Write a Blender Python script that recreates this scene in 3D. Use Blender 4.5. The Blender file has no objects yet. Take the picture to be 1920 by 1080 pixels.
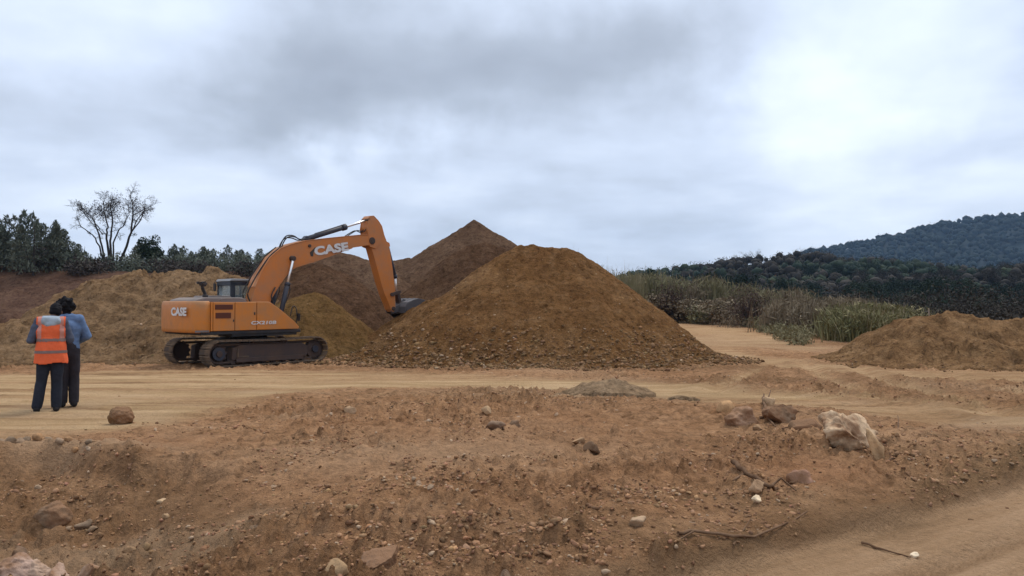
import bpy, bmesh, math, random
import numpy as np
from mathutils import Vector, Matrix, Euler

random.seed(7)
R = np.random.default_rng(11)
SC = bpy.context.scene
COL = SC.collection
PI = math.pi

# ------------------------------------------------------------------ camera
F = 1400.0            # focal length in pixels of the 1920 wide photograph
ZC = 1.7              # eye height
HZ = 568.0            # horizon row
cam_d = bpy.data.cameras.new('camera')
cam_d.sensor_width = 36.0
cam_d.lens = F / 1920 * 36.0
cam_d.clip_start = 0.05
cam_d.clip_end = 9000
cam = bpy.data.objects.new('camera', cam_d)
COL.objects.link(cam)
cam.location = (0, 0, ZC)
cam.rotation_euler = (math.radians(90) + math.atan((HZ - 540) / F), 0, 0)
SC.camera = cam

# ------------------------------------------------------------------ render and view
SC.render.engine = 'CYCLES'
SC.cycles.use_denoising = True
SC.cycles.max_bounces = 6
SC.cycles.diffuse_bounces = 3
SC.cycles.glossy_bounces = 2
SC.cycles.transmission_bounces = 4
SC.cycles.volume_bounces = 1
SC.cycles.transparent_max_bounces = 8
SC.view_settings.view_transform = 'Standard'
SC.view_settings.look = 'None'
SC.view_settings.gamma = 1.0
SC.view_settings.use_curve_mapping = False
SC.view_settings.exposure = 0.36

# ------------------------------------------------------------------ sky
SUN_EL, SUN_AZ = math.radians(58), math.radians(32)     # azimuth clockwise from +Y
w = bpy.data.worlds.new('World')
SC.world = w
w.use_nodes = True
NT = w.node_tree
for n in list(NT.nodes):
    NT.nodes.remove(n)


def nd(nt, typ, **kw):
    n = nt.nodes.new(typ)
    for k, v in kw.items():
        if k.startswith('i_'):
            n.inputs[k[2:]].default_value = v
        else:
            setattr(n, k, v)
    return n


def mth(nt, op, a, b=None, c=None, clamp=False):
    n = nt.nodes.new('ShaderNodeMath')
    n.operation = op
    n.use_clamp = clamp
    for i, v in enumerate((a, b, c)):
        if v is None:
            continue
        if isinstance(v, (int, float)):
            n.inputs[i].default_value = v
        else:
            nt.links.new(v, n.inputs[i])
    return n.outputs[0]


def build_world():
    L = NT.links.new
    out = nd(NT, 'ShaderNodeOutputWorld')
    bg = nd(NT, 'ShaderNodeBackground')
    bg.inputs['Strength'].default_value = 1.0
    L(bg.outputs[0], out.inputs[0])
    tc = nd(NT, 'ShaderNodeTexCoord')
    sep = nd(NT, 'ShaderNodeSeparateXYZ')
    L(tc.outputs['Generated'], sep.inputs[0])
    X, Y, Z = sep.outputs
    az = mth(NT, 'ARCTAN2', X, Y)
    el = mth(NT, 'ARCSINE', Z)
    # cloud sheet coordinates: direction hit on a flat ceiling
    zc = mth(NT, 'ADD', mth(NT, 'MAXIMUM', Z, 0.0), 0.16)
    cx = mth(NT, 'DIVIDE', X, zc)
    cy = mth(NT, 'DIVIDE', Y, zc)
    cmb = nd(NT, 'ShaderNodeCombineXYZ')
    L(cx, cmb.inputs[0]); L(cy, cmb.inputs[1])
    n1 = nd(NT, 'ShaderNodeTexNoise', noise_dimensions='3D')
    n1.inputs['Scale'].default_value = 0.8
    n1.inputs['Detail'].default_value = 6
    n1.inputs['Roughness'].default_value = 0.52
    n1.inputs['Distortion'].default_value = 0.3
    L(cmb.outputs[0], n1.inputs['Vector'])
    n2 = nd(NT, 'ShaderNodeTexNoise', noise_dimensions='3D')
    n2.inputs['Scale'].default_value = 2.1
    n2.inputs['Detail'].default_value = 5
    n2.inputs['Roughness'].default_value = 0.5
    L(cmb.outputs[0], n2.inputs['Vector'])
    # wobble the direction so the large cloud masses have ragged outlines
    n3 = nd(NT, 'ShaderNodeTexNoise', noise_dimensions='3D')
    n3.inputs['Scale'].default_value = 4.0
    n3.inputs['Detail'].default_value = 5
    n3.inputs['Roughness'].default_value = 0.55
    L(tc.outputs['Generated'], n3.inputs['Vector'])
    sc3 = nd(NT, 'ShaderNodeSeparateColor')
    L(n3.outputs['Color'], sc3.inputs[0])
    azw = mth(NT, 'ADD', az, mth(NT, 'MULTIPLY', mth(NT, 'SUBTRACT', sc3.outputs[0], 0.5), 0.5))
    elw = mth(NT, 'ADD', el, mth(NT, 'MULTIPLY', mth(NT, 'SUBTRACT', sc3.outputs[1], 0.5), 0.26))

    def lobe(px, py, wx, wy, amp):
        a0 = math.atan((px - 960) / F)
        e0 = math.atan((HZ - py) / F * math.cos(a0))
        u = mth(NT, 'DIVIDE', mth(NT, 'SUBTRACT', azw, a0), wx / F)
        v = mth(NT, 'DIVIDE', mth(NT, 'SUBTRACT', elw, e0), wy / F)
        r2 = mth(NT, 'ADD', mth(NT, 'MULTIPLY', u, u), mth(NT, 'MULTIPLY', v, v))
        return mth(NT, 'MULTIPLY', mth(NT, 'EXPONENT', mth(NT, 'MULTIPLY', r2, -1.0)), amp)
    tot = mth(NT, 'MULTIPLY', mth(NT, 'SUBTRACT', n1.outputs[0], 0.5), 0.62)
    tot = mth(NT, 'ADD', tot, mth(NT, 'MULTIPLY', mth(NT, 'SUBTRACT', n2.outputs[0], 0.5), 0.34))
    for lb in SKY_LOBES:
        tot = mth(NT, 'ADD', tot, lobe(*lb))
    tot = mth(NT, 'ADD', tot, 0.52)
    ramp = nd(NT, 'ShaderNodeValToRGB')
    L(tot, ramp.inputs[0])
    cr = ramp.color_ramp
    stops = [(0.0, (0.215, 0.24, 0.29)), (0.25, (0.345, 0.388, 0.46)), (0.5, (0.54, 0.61, 0.735)),
             (0.75, (0.76, 0.83, 0.94)), (1.0, (1.0, 1.03, 1.07))]
    while len(cr.elements) < len(stops):
        cr.elements.new(0.5)
    for e, (p, c) in zip(cr.elements, stops):
        e.position = p
        e.color = (*c, 1)
    sky = nd(NT, 'ShaderNodeTexSky', sky_type='NISHITA', sun_disc=False)
    sky.sun_elevation = SUN_EL
    sky.sun_rotation = SUN_AZ
    sm = nd(NT, 'ShaderNodeVectorMath', operation='SCALE')
    sm.inputs['Scale'].default_value = 0.10
    L(sky.outputs[0], sm.inputs[0])
    mix = nd(NT, 'ShaderNodeMix', data_type='RGBA')
    mix.inputs['Factor'].default_value = 0.93        # the cloud cover hides nearly all of the blue
    L(sm.outputs[0], mix.inputs['A'])
    # an overcast sky is brighter overhead than at the horizon
    zen = nd(NT, 'ShaderNodeVectorMath', operation='SCALE')
    L(ramp.outputs[0], zen.inputs[0])
    L(mth(NT, 'ADD', mth(NT, 'MULTIPLY', mth(NT, 'MAXIMUM', Z, 0.0), 0.8), 0.90), zen.inputs['Scale'])
    L(zen.outputs[0], mix.inputs['B'])
    L(mix.outputs['Result'], bg.inputs['Color'])


SKY_LOBES = [   # px, py of the photograph, half widths, brightness change
    (820, 120, 420, 140, -0.31), (1230, 40, 260, 110, -0.20), (520, 210, 330, 90, -0.10), (1480, 300, 120, 40, -0.08), (1830, 290, 140, 50, -.10),
    (730, 290, 230, 55, 0.16), (620, 275, 60, 30, 0.12), (1660, 130, 230, 170, 0.20), (1480, 230, 200, 90, 0.10),
    (120, 40, 260, 90, 0.14), (1000, 420, 420, 50, -0.10), (1700, 360, 300, 60, 0.12),
    (150, 390, 300, 70, 0.12), (80, 200, 200, 70, -0.06),
]
build_world()

sun_d = bpy.data.lights.new('sun', 'SUN')
sun_d.energy = 1.5
sun_d.angle = math.radians(15)
sun_d.color = (1.0, 0.94, 0.85)
sun = bpy.data.objects.new('sun', sun_d)
COL.objects.link(sun)
sd = Vector((math.sin(SUN_AZ) * math.cos(SUN_EL), math.cos(SUN_AZ) * math.cos(SUN_EL), math.sin(SUN_EL)))
sun.rotation_euler = (-sd).to_track_quat('-Z', 'Y').to_euler()


# ------------------------------------------------------------------ helpers
def at(px, py, D):
    """the place seen at a pixel of the photograph at forward distance D"""
    return Vector(((px - 960) / F * D, D, ZC + (HZ - py) / F * D))


def tag(o, label=None, cat=None, group=None, kind=None):
    if label: o['label'] = label
    if cat: o['category'] = cat
    if group: o['group'] = group
    if kind: o['kind'] = kind
    return o


def empty(name, loc=(0, 0, 0), rz=0):
    o = bpy.data.objects.new(name, None)
    o.empty_display_size = 0.3
    COL.objects.link(o)
    o.location = loc
    o.rotation_euler = (0, 0, rz)
    return o


def mesh_np(name, V, Fc, mat=None, smooth=False, attrs=None):
    """fast mesh from numpy: V (n,3), Fc (m,k)"""
    me = bpy.data.meshes.new(name)
    V = np.asarray(V, dtype=np.float32)
    Fc = np.asarray(Fc, dtype=np.int32)
    me.vertices.add(len(V))
    me.vertices.foreach_set('co', V.ravel())
    m, k = Fc.shape
    me.loops.add(m * k)
    me.loops.foreach_set('vertex_index', Fc.ravel())
    me.polygons.add(m)
    me.polygons.foreach_set('loop_start', np.arange(0, m * k, k, dtype=np.int32))
    me.update(calc_edges=True)
    if smooth:
        me.polygons.foreach_set('use_smooth', np.ones(m, dtype=bool))
    if attrs:
        for an, arr in attrs.items():
            a = me.color_attributes.new(an, 'FLOAT_COLOR', 'POINT')
            buf = np.ones((len(V), 4), dtype=np.float32)
            buf[:, :arr.shape[1]] = arr
            a.data.foreach_set('color', buf.ravel())
    if mat:
        me.materials.append(mat)
    me.validate()
    return me


def obj(name, me, parent=None, loc=None):
    o = bpy.data.objects.new(name, me)
    COL.objects.link(o)
    if parent is not None:
        o.parent = parent
    if loc is not None:
        o.location = loc
    return o


def hsh(ix, iy, seed):
    n = (ix.astype(np.int64) * 374761393 + iy.astype(np.int64) * 668265263 + seed * 2246822519) & 0xFFFFFFFF
    n = ((n ^ (n >> 13)) * 1274126177) & 0xFFFFFFFF
    n = n ^ (n >> 16)
    return (n & 0xFFFFFF) / float(0x1000000)


def vn(x, y, seed=0):
    """value noise -1..1"""
    ix = np.floor(x); iy = np.floor(y)
    fx = x - ix; fy = y - iy
    fx = fx * fx * fx * (fx * (fx * 6 - 15) + 10)
    fy = fy * fy * fy * (fy * (fy * 6 - 15) + 10)
    a = hsh(ix, iy, seed); b = hsh(ix + 1, iy, seed)
    c = hsh(ix, iy + 1, seed); d = hsh(ix + 1, iy + 1, seed)
    return ((a * (1 - fx) + b * fx) * (1 - fy) + (c * (1 - fx) + d * fx) * fy) * 2 - 1


def fbm(x, y, s, octv=4, seed=0, gain=0.5, lac=2.03):
    r = 0; a = 1; t = 0
    x = x * s; y = y * s
    for i in range(octv):
        ca, sa = math.cos(0.7 * i + 0.3), math.sin(0.7 * i + 0.3)
        r = r + a * vn(x * ca - y * sa + 17.3 * i, x * sa + y * ca - 9.1 * i, seed + i * 13)
        t += a; a *= gain; x = x * lac; y = y * lac
    return r / t


def sst(a, b, x):
    t = np.clip((x - a) / (b - a), 0, 1)
    return t * t * (3 - 2 * t)


def polymask(x, y, poly, soft):
    """soft inside mask of a world polygon: 1 inside, 0 outside, over +-soft metres"""
    P = np.array(poly, dtype=float)
    n = len(P)
    dmin = np.full(x.shape, 1e9)
    ins = np.zeros(x.shape, dtype=bool)
    for i in range(n):
        x0, y0 = P[i]; x1, y1 = P[(i + 1) % n]
        dx, dy = x1 - x0, y1 - y0
        t = np.clip(((x - x0) * dx + (y - y0) * dy) / (dx * dx + dy * dy + 1e-9), 0, 1)
        d = np.hypot(x - x0 - t * dx, y - y0 - t * dy)
        dmin = np.minimum(dmin, d)
        c = ((y0 > y) != (y1 > y)) & (x < (x1 - x0) * (y - y0) / (y1 - y0 + 1e-12) + x0)
        ins ^= c
    sgn = np.where(ins, dmin, -dmin)
    return sst(-soft, soft, sgn)


def gp(px, py, z=None):
    """ground point (x, y) seen at a pixel"""
    zz = -0.05 if z is None else z
    D = (ZC - zz) * F / (py - HZ)
    for _ in range(3):
        if z is None:
            zz = float(np.interp(D, PRY, PRZ))
            D = (ZC - zz) * F / (py - HZ)
    return ((px - 960) / F * D, D)


PRY = [-50, 0, 4.5, 8.5, 11.8, 18, 24, 40, 60, 90, 200, 400, 3000]
PRZ = [0.0, .04, .05, .05, 0., -.2, -.35, -.3, -.05, .3, .6, 0.8, 0.]


def smooth_profile():
    # densify with a little smoothing so the profile has no kinks
    ys = np.concatenate([np.linspace(-50, 100, 601), np.geomspace(101, 3000, 60)])
    zs = np.interp(ys, PRY, PRZ)
    for _ in range(60):
        zs[1:600] = (zs[:599] + zs[1:600] * 2 + zs[2:601]) / 4
    return ys, zs


SPY, SPZ = smooth_profile()

# --- zones of the ground, as world polygons read off the photograph
ROAD_MAIN = [gp(*p) for p in [(-900, 712), (0, 702), (300, 693), (620, 694), (820, 702), (1010, 708), (1150, 716), (1300, 720), (1420, 738),
                              (1640, 752), (1920, 772), (2300, 800), (2300, 850), (1920, 816), (1700, 800), (1560, 783), (1330, 772), (1240, 752),
                              (1110, 733), (900, 727), (620, 729), (480, 745), (380, 775), (230, 812), (0, 826), (-500, 850)]]
ROAD_FAR = [gp(*p) for p in [(1225, 592), (1300, 600), (1400, 618), (1500, 640), (1560, 652), (1480, 658), (1400, 650), (1420, 665), (1540, 682),
                             (1700, 692), (1930, 694), (2500, 700), (2500, 730), (1920, 716), (1740, 712), (1560, 700), (1400, 684), (1330, 660), (1280, 632)]]
ROAD_NEAR = [(-0.6, 3.6), gp(1100, 1078), gp(1300, 1034), gp(1500, 985), gp(1700, 934), gp(1920, 882), gp(2300, 800), (14, 7.5), (9, 0), (3, -6), (-6, -6)]
GREEN_BAND = [gp(*p) for p in [(1700, 925), (1800, 880), (1930, 830), (2050, 830), (2000, 868), (1900, 893), (1760, 925)]]
NB0 = np.array(gp(1300, 1034)); NB1 = np.array(gp(1920, 882))
NBD = (NB1 - NB0) / np.linalg.norm(NB1 - NB0)
NBN = np.array([NBD[1], -NBD[0]])      # towards the road


def ground_zones(x, y):
    wob = fbm(x, y, 0.6, 4, 5) * 0.35
    wx = x + wob * np.clip(y / 12, .4, 3); wy = y + fbm(x, y, 0.5, 4, 9) * 0.35 * np.clip(y / 12, .3, 3)
    main = polymask(wx, wy, ROAD_MAIN, 0.45)
    far = polymask(wx, wy, ROAD_FAR, 0.9)
    near = polymask(x + fbm(x, y, 1.2, 3, 21) * .07, y + fbm(x, y, 1.1, 3, 22) * .07, ROAD_NEAR, 0.10)
    return main, far, near


def ground_base(x, y):
    z = np.interp(y, SPY, SPZ)
    z = z + 0.05 * fbm(x, y, 0.13, 3, 2) * sst(3, 12, np.abs(y)) * (1 + sst(15, 60, y))
    # hollow in the left foreground with a ragged far lip
    lip = 8.05 + 0.35 * vn(x * .8, x * 0 + 1., 3) + 0.12 * vn(x * 3.1, x * 0 + 4., 5)
    hol = (.40 * sst(0.0, .28, lip - y) + .60 * sst(0., 1.6, lip - y)) * sst(-1.0, -3.9, x + 0.5 * vn(y * .7, x * .2, 8)) * sst(1.5, 4.5, y)
    z = z - 0.52 * hol
    lipm = np.exp(-((y - lip - .15) / .3) ** 2) * sst(-3.6, -4.6, x)
    z = z + 0.12 * lipm
    z = z - .34 * np.exp(-((x + 5.05) / .24) ** 2 - ((y - lip + .06) / .14) ** 2) - .22 * np.exp(-((x + 5.6) / .16) ** 2 - ((y - lip + .05) / .12) ** 2)
    # swell of rubble right of centre, dropping to the near road
    sd_ = (x - NB0[0]) * NBN[0] + (y - NB0[1]) * NBN[1]
    z = z + 0.10 * np.exp(-((sd_ + 1.1) / .8) ** 2) * sst(-3, 1, x) * (1 - sst(10, 14, y))
    z = z - 0.13 * sst(-.05, .12, sd_ + .06 * fbm(x, y, 1.3, 2, 23)) * (1 - sst(9, 13, y))
    # low ridge where the roots and the two big boulders lie
    z = z + 0.16 * np.exp(-(((x - 3.6) / 1.9) ** 2 + ((y - 11.0) / 1.3) ** 2))
    z = z + 0.12 * np.exp(-(((x - 2.9) / 1.2) ** 2 + ((y - 8.6) / 0.8) ** 2))
    z = z + 0.08 * np.exp(-(((x - 0.2) / 2.2) ** 2 + ((y - 12.6) / 1.1) ** 2))
    return z


def ground_h(x, y, zones=None):
    x = np.asarray(x, dtype=float); y = np.asarray(y, dtype=float)
    if zones is None:
        zones = ground_zones(x, y)
    main, far, near = zones
    road = np.clip(main + far + near, 0, 1)
    rough = 1 - 0.86 * road
    far_f = sst(40, 22, y)
    z = ground_base(x, y)
    dist = np.hypot(x, y)
    patch = sst(-.35, .45, fbm(x, y, .5, 3, 33))         # loose patches against trodden ones
    z = z + rough * (0.075 * fbm(x, y, 0.9, 4, 41) + 0.038 * (patch + .35) * fbm(x, y, 3.4, 4, 42))
    cl = fbm(x, y, 7.5, 3, 43)
    z = z + rough * (patch + .45) * 0.085 * np.maximum(cl - .05, 0) * far_f * 1.6
    cl2 = vn(x * 16., y * 16., 44)
    z = z + rough * (patch + .4) * 0.034 * np.maximum(cl2 - .05, 0) * sst(22, 12, dist)
    # scraped furrows by the machines on the trodden ground: long, shallow
    z = z + 0.022 * rough * vn(x * .55 + y * .12, y * 4.2 - x * .5, 45) * sst(.6, -.2, fbm(x, y, .3, 2, 46))
    # wheel ruts
    rut = vn(x * .10 + y * .05, y * 2.1 + x * .06, 47)
    z = z - .03 * main * np.maximum(vn(x * .5 + y * .8, y * 1.9 - x * .35, 49), 0)
    z = z - 0.035 * main * np.maximum(rut, 0) + .012 * main * vn(x * .8, y * 6., 48)
    sd_ = (x - NB0[0]) * NBN[0] + (y - NB0[1]) * NBN[1] + .05 * vn(x * .6, y * .6, 50)
    z = z - near * (0.055 * np.exp(-((sd_ - .78) / .10) ** 2) + 0.05 * np.exp(-((sd_ - 1.5) / .16) ** 2) + .03 * np.exp(-((sd_ - .25) / .2) ** 2)
                    - .03 * np.exp(-((sd_ - 1.05) / .12) ** 2)) + near * .011 * np.exp(-((sd_ - .78) / .13) ** 2) * np.sign(np.sin((x * NBD[0] + y * NBD[1] + .5 * np.abs(sd_ - .78)) * 62.)) + near * .009 * np.exp(-((sd_ - 1.5) / .16) ** 2) * np.sign(np.sin((x * NBD[0] + y * NBD[1] - .5 * np.abs(sd_ - 1.5)) * 55.)) + near * .014 * fbm(x, y, 5., 3, 51) + near * .008 * vn(sd_ * 14., (x + y) * .9, 52)
    # crossing tyre ruts beyond the boulders on the right
    for (a, b, wd) in RUTS:
        dx, dy = b[0] - a[0], b[1] - a[1]
        t = np.clip(((x - a[0]) * dx + (y - a[1]) * dy) / (dx * dx + dy * dy), 0, 1)
        d = np.hypot(x - a[0] - t * dx, y - a[1] - t * dy)
        z = z - 0.05 * np.exp(-(d / wd) ** 2) + .05 * np.exp(-((d - 2.0 * wd) / wd) ** 2)
    return z


RUTS = [(gp(1505, 680), gp(1610, 742), .22), (gp(1595, 684), gp(1700, 735), .22), (gp(1640, 706), gp(1900, 790), .25),
        (gp(1440, 735), gp(1760, 760), .2), (gp(1760, 700), gp(2000, 760), .25), (gp(1420, 690), gp(1330, 735), .22)]


# ------------------------------------------------------------------ materials
def new_mat(name):
    m = bpy.data.materials.new(name)
    m.use_nodes = True
    nt = m.node_tree
    b = nt.nodes['Principled BSDF']
    return m, nt, b


def ramp_node(nt, fac, stops):
    r = nd(nt, 'ShaderNodeValToRGB')
    cr = r.color_ramp
    while len(cr.elements) < len(stops):
        cr.elements.new(0.5)
    for e, (p, c) in zip(cr.elements, stops):
        e.position = p
        e.color = (*c, 1) if len(c) == 3 else c
    nt.links.new(fac, r.inputs[0])
    return r.outputs[0]


def noise(nt, vec, scale, detail=4, rough=0.55, dist=0.0, sc=None):
    n = nd(nt, 'ShaderNodeTexNoise')
    n.inputs['Scale'].default_value = scale
    n.inputs['Detail'].default_value = detail
    n.inputs['Roughness'].default_value = rough
    n.inputs['Distortion'].default_value = dist
    if sc is not None:
        mp = nd(nt, 'ShaderNodeMapping')
        mp.inputs['Scale'].default_value = sc
        nt.links.new(vec, mp.inputs[0])
        vec = mp.outputs[0]
    nt.links.new(vec, n.inputs['Vector'])
    return n.outputs[0]


def mixc(nt, fac, a, b, mode='MIX'):
    n = nd(nt, 'ShaderNodeMix', data_type='RGBA')
    n.blend_type = mode
    for key, v in (('Factor', fac), ('A', a), ('B', b)):
        if isinstance(v, (int, float)):
            n.inputs[key].default_value = v
        elif isinstance(v, tuple):
            n.inputs[key].default_value = (*v, 1)
        else:
            nt.links.new(v, n.inputs[key])
    return n.outputs['Result']


def earth_mat(name, c_dark, c_mid, c_light, streak=.0, fleck=(.42, .33, .24), fleck_amt=.5, bump=.5, scl=1.0):
    m, nt, b = new_mat(name)
    L = nt.links.new
    geo = nd(nt, 'ShaderNodeNewGeometry')
    P = geo.outputs['Position']
    big = noise(nt, P, .35 * scl, 5, .6, .4)
    med = noise(nt, P, 2.3 * scl, 6, .62, .3)
    fine = noise(nt, P, 17 * scl, 5, .65)
    c = ramp_node(nt, big, [(.30, c_dark), (.52, c_mid), (.72, c_light)])
    c2 = ramp_node(nt, med, [(.30, c_dark), (.5, c_mid), (.70, c_light)])
    c = mixc(nt, .5, c, c2)
    f = ramp_node(nt, fine, [(.30, (.66, .66, .66)), (.5, (1, 1, 1)), (.72, (1.28, 1.26, 1.22))])
    c = mixc(nt, 1.0, c, f, 'MULTIPLY')
    crumb = noise(nt, P, 5.5 * scl, 7, .72, .5)
    c = mixc(nt, 1.0, c, ramp_node(nt, crumb, [(.36, (.50, .47, .44)), (.45, (.94, .93, .92)), (.60, (1.26, 1.25, 1.22))]), 'MULTIPLY')
    if streak:
        sk = noise(nt, P, 1.0, 5, .62, .3, sc=(1.6, 1.6, .28))
        c = mixc(nt, 1.0, c, ramp_node(nt, sk, [(.36, (1 - streak,) * 3), (.50, (1, 1, 1)), (.66, (1 + streak * .55,) * 3)]), 'MULTIPLY')
    # pale chips
    vo = nd(nt, 'ShaderNodeTexVoronoi')
    vo.inputs['Scale'].default_value = 7.5 * scl
    L(P, vo.inputs['Vector'])
    sel = mth(nt, 'GREATER_THAN', mth(nt, 'MULTIPLY', vo.outputs['Color'], 1.0), .86)
    near_ = mth(nt, 'LESS_THAN', vo.outputs['Distance'], .24)
    c = mixc(nt, mth(nt, 'MULTIPLY', mth(nt, 'MULTIPLY', sel, near_), fleck_amt), c, fleck)
    L(c, b.inputs['Base Color'])
    b.inputs['Roughness'].default_value = 1.0
    b.inputs['Specular IOR Level'].default_value = .02
    bp = nd(nt, 'ShaderNodeBump')
    bp.inputs['Strength'].default_value = bump
    bp.inputs['Distance'].default_value = .11
    hh = mth(nt, 'ADD', mth(nt, 'MULTIPLY', noise(nt, P, 9 * scl, 6, .68), 1.0), mth(nt, 'MULTIPLY', noise(nt, P, 34 * scl, 5, .65), .5))
    L(hh, bp.inputs['Height'])
    L(bp.outputs[0], b.inputs['Normal'])
    return m, nt, b, c


def ground_material():
    m, nt, b, c = earth_mat('ground_soil', (.195, .096, .045), (.305, .166, .084), (.415, .245, .135), fleck=(.52, .37, .25), fleck_amt=.6, bump=.9)
    L = nt.links.new
    at_ = nd(nt, 'ShaderNodeVertexColor', layer_name='zone')
    sp = nd(nt, 'ShaderNodeSeparateColor')
    L(at_.outputs[0], sp.inputs[0])
    at2 = nd(nt, 'ShaderNodeVertexColor', layer_name='zone2')
    sp2 = nd(nt, 'ShaderNodeSeparateColor')
    L(at2.outputs[0], sp2.inputs[0])
    geo = nd(nt, 'ShaderNodeNewGeometry')
    P = geo.outputs['Position']
    st = noise(nt, P, 1.0, 6, .6, .6, sc=(.35, 2.6, 1))
    fine = noise(nt, P, 26, 4, .6)
    roadc = ramp_node(nt, st, [(.28, (.305, .186, .092)), (.47, (.435, .278, .140)), (.62, (.53, .350, .190))])
    roadc = mixc(nt, 1.0, roadc, ramp_node(nt, fine, [(.3, (.86, .86, .86)), (.7, (1.12, 1.12, 1.12))]), 'MULTIPLY')
    c = mixc(nt, sp.outputs[0], c, roadc)
    # near road: dull brown, streaked along its length
    ang = math.atan2(NBD[1], NBD[0])
    mp = nd(nt, 'ShaderNodeMapping')
    mp.inputs['Rotation'].default_value = (0, 0, -ang)
    mp.vector_type = 'POINT'
    L(P, mp.inputs[0])
    st2 = noise(nt, mp.outputs[0], 1.0, 7, .62, .3, sc=(.5, 5.5, 1))
    st3 = noise(nt, mp.outputs[0], 1.0, 5, .6, .5, sc=(.25, 1.4, 1))
    nearc = ramp_node(nt, mth(nt, 'ADD', mth(nt, 'MULTIPLY', st2, .45), mth(nt, 'MULTIPLY', st3, .55)),
                      [(.34, (.245, .148, .078)), (.48, (.375, .228, .122)), (.62, (.46, .29, .165))])
    nearc = mixc(nt, 1.0, nearc, ramp_node(nt, fine, [(.3, (.88, .88, .88)), (.7, (1.1, 1.1, 1.1))]), 'MULTIPLY')
    c = mixc(nt, sp.outputs[1], c, nearc)
    c = mixc(nt, mth(nt, 'MULTIPLY', sp.outputs[2], .8), c, (.118, .064, .030))      # damp dark soil, plus painted shade of the bank along the near road
    c = mixc(nt, mth(nt, 'MULTIPLY', sp2.outputs[0], .7), c, (.37, .180, .088))      # reddish
    c = mixc(nt, mth(nt, 'MULTIPLY', sp2.outputs[1], .7), c, (.19, .128, .066))     # grey green
    c = mixc(nt, mth(nt, 'MULTIPLY', sp2.outputs[2], .75), c, (.48, .33, .20))      # pale dust
    L(c, b.inputs['Base Color'])
    return m


M_GROUND = ground_material()
M_PILE, _, _, _ = earth_mat('soil_ochre', (.098, .045, .017), (.150, .075, .029), (.235, .135, .065), fleck=(.42, .33, .22), fleck_amt=.4, streak=.22, bump=.9)
M_DARK, _, _, _ = earth_mat('soil_dark', (.054, .028, .016), (.084, .045, .025), (.130, .076, .045), fleck_amt=.1, streak=.22, bump=.9)
M_TAN, _, _, _ = earth_mat('soil_tan', (.068, .038, .023), (.102, .059, .036), (.155, .096, .060), fleck_amt=.15, streak=.22, bump=.9)
M_LEFT, _, _, _ = earth_mat('soil_left', (.125, .070, .034), (.190, .115, .060), (.265, .172, .098), fleck_amt=.25, streak=.22, bump=.9)
M_YEL, _, _, _ = earth_mat('soil_yellow', (.105, .056, .020), (.140, .078, .029), (.185, .108, .046), fleck_amt=.2, streak=.22, bump=.9)
M_RED, _, _, _ = earth_mat('soil_red', (.060, .032, .022), (.095, .053, .035), (.145, .088, .058), fleck_amt=.1, bump=.9, scl=.6)
M_RIGHT, _, _, _ = earth_mat('soil_right', (.120, .062, .028), (.200, .112, .052), (.275, .170, .088), fleck_amt=.15, streak=.22, bump=.9)
M_OLIVE, _, _, _ = earth_mat('soil_olive', (.19, .120, .068), (.26, .172, .100), (.32, .222, .135), fleck_amt=.5, bump=.9)


def stone_material(name, base, var=.5, dirt=(.20, .115, .062)):
    m, nt, b = new_mat(name)
    L = nt.links.new
    at_ = nd(nt, 'ShaderNodeVertexColor', layer_name='tint')
    geo = nd(nt, 'ShaderNodeNewGeometry')
    P = geo.outputs['Position']
    n = noise(nt, P, 9, 6, .65)
    c = mixc(nt, 1.0, at_.outputs[0], base, 'MULTIPLY') if base else at_.outputs[0]
    f = ramp_node(nt, n, [(.32, (.62, .6, .58)), (.5, (1, 1, 1)), (.7, (1.22, 1.2, 1.16))])
    c = mixc(nt, 1.0, c, f, 'MULTIPLY')
    d = noise(nt, P, 3.2, 5, .6)
    c = mixc(nt, ramp_node(nt, d, [(.62 - var * .22, (0, 0, 0)), (.66 - var * .10, (var, var, var))]), c, dirt)
    L(c, b.inputs['Base Color'])
    b.inputs['Roughness'].default_value = .95
    b.inputs['Specular IOR Level'].default_value = .05
    bp = nd(nt, 'ShaderNodeBump')
    bp.inputs['Strength'].default_value = .6
    bp.inputs['Distance'].default_value = .03
    L(noise(nt, P, 22, 6, .65), bp.inputs['Height'])
    L(bp.outputs[0], b.inputs['Normal'])
    return m


M_STONE = stone_material('stone', None)
M_BOULD = stone_material('boulder_stone', None, var=.9, dirt=(.24, .13, .070))


def leaf_material(name, cols, rough=.6, trans=.15, scale=.6):
    m, nt, b = new_mat(name)
    L = nt.links.new
    geo = nd(nt, 'ShaderNodeNewGeometry')
    n = noise(nt, geo.outputs['Position'], scale, 4, .7)
    oi = nd(nt, 'ShaderNodeObjectInfo')
    rr = geo.outputs['Random Per Island']
    f = mth(nt, 'ADD', mth(nt, 'MULTIPLY', n, .75), mth(nt, 'ADD', mth(nt, 'MULTIPLY', oi.outputs['Random'], .2), mth(nt, 'MULTIPLY', rr, .3)))
    f = mth(nt, 'SUBTRACT', f, .1)
    k = len(cols)
    c = ramp_node(nt, f, [(.22 + .6 * i / (k - 1), cols[i]) for i in range(k)])
    L(c, b.inputs['Base Color'])
    b.inputs['Roughness'].default_value = .8
    b.inputs['Specular IOR Level'].default_value = .05
    return m


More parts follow.
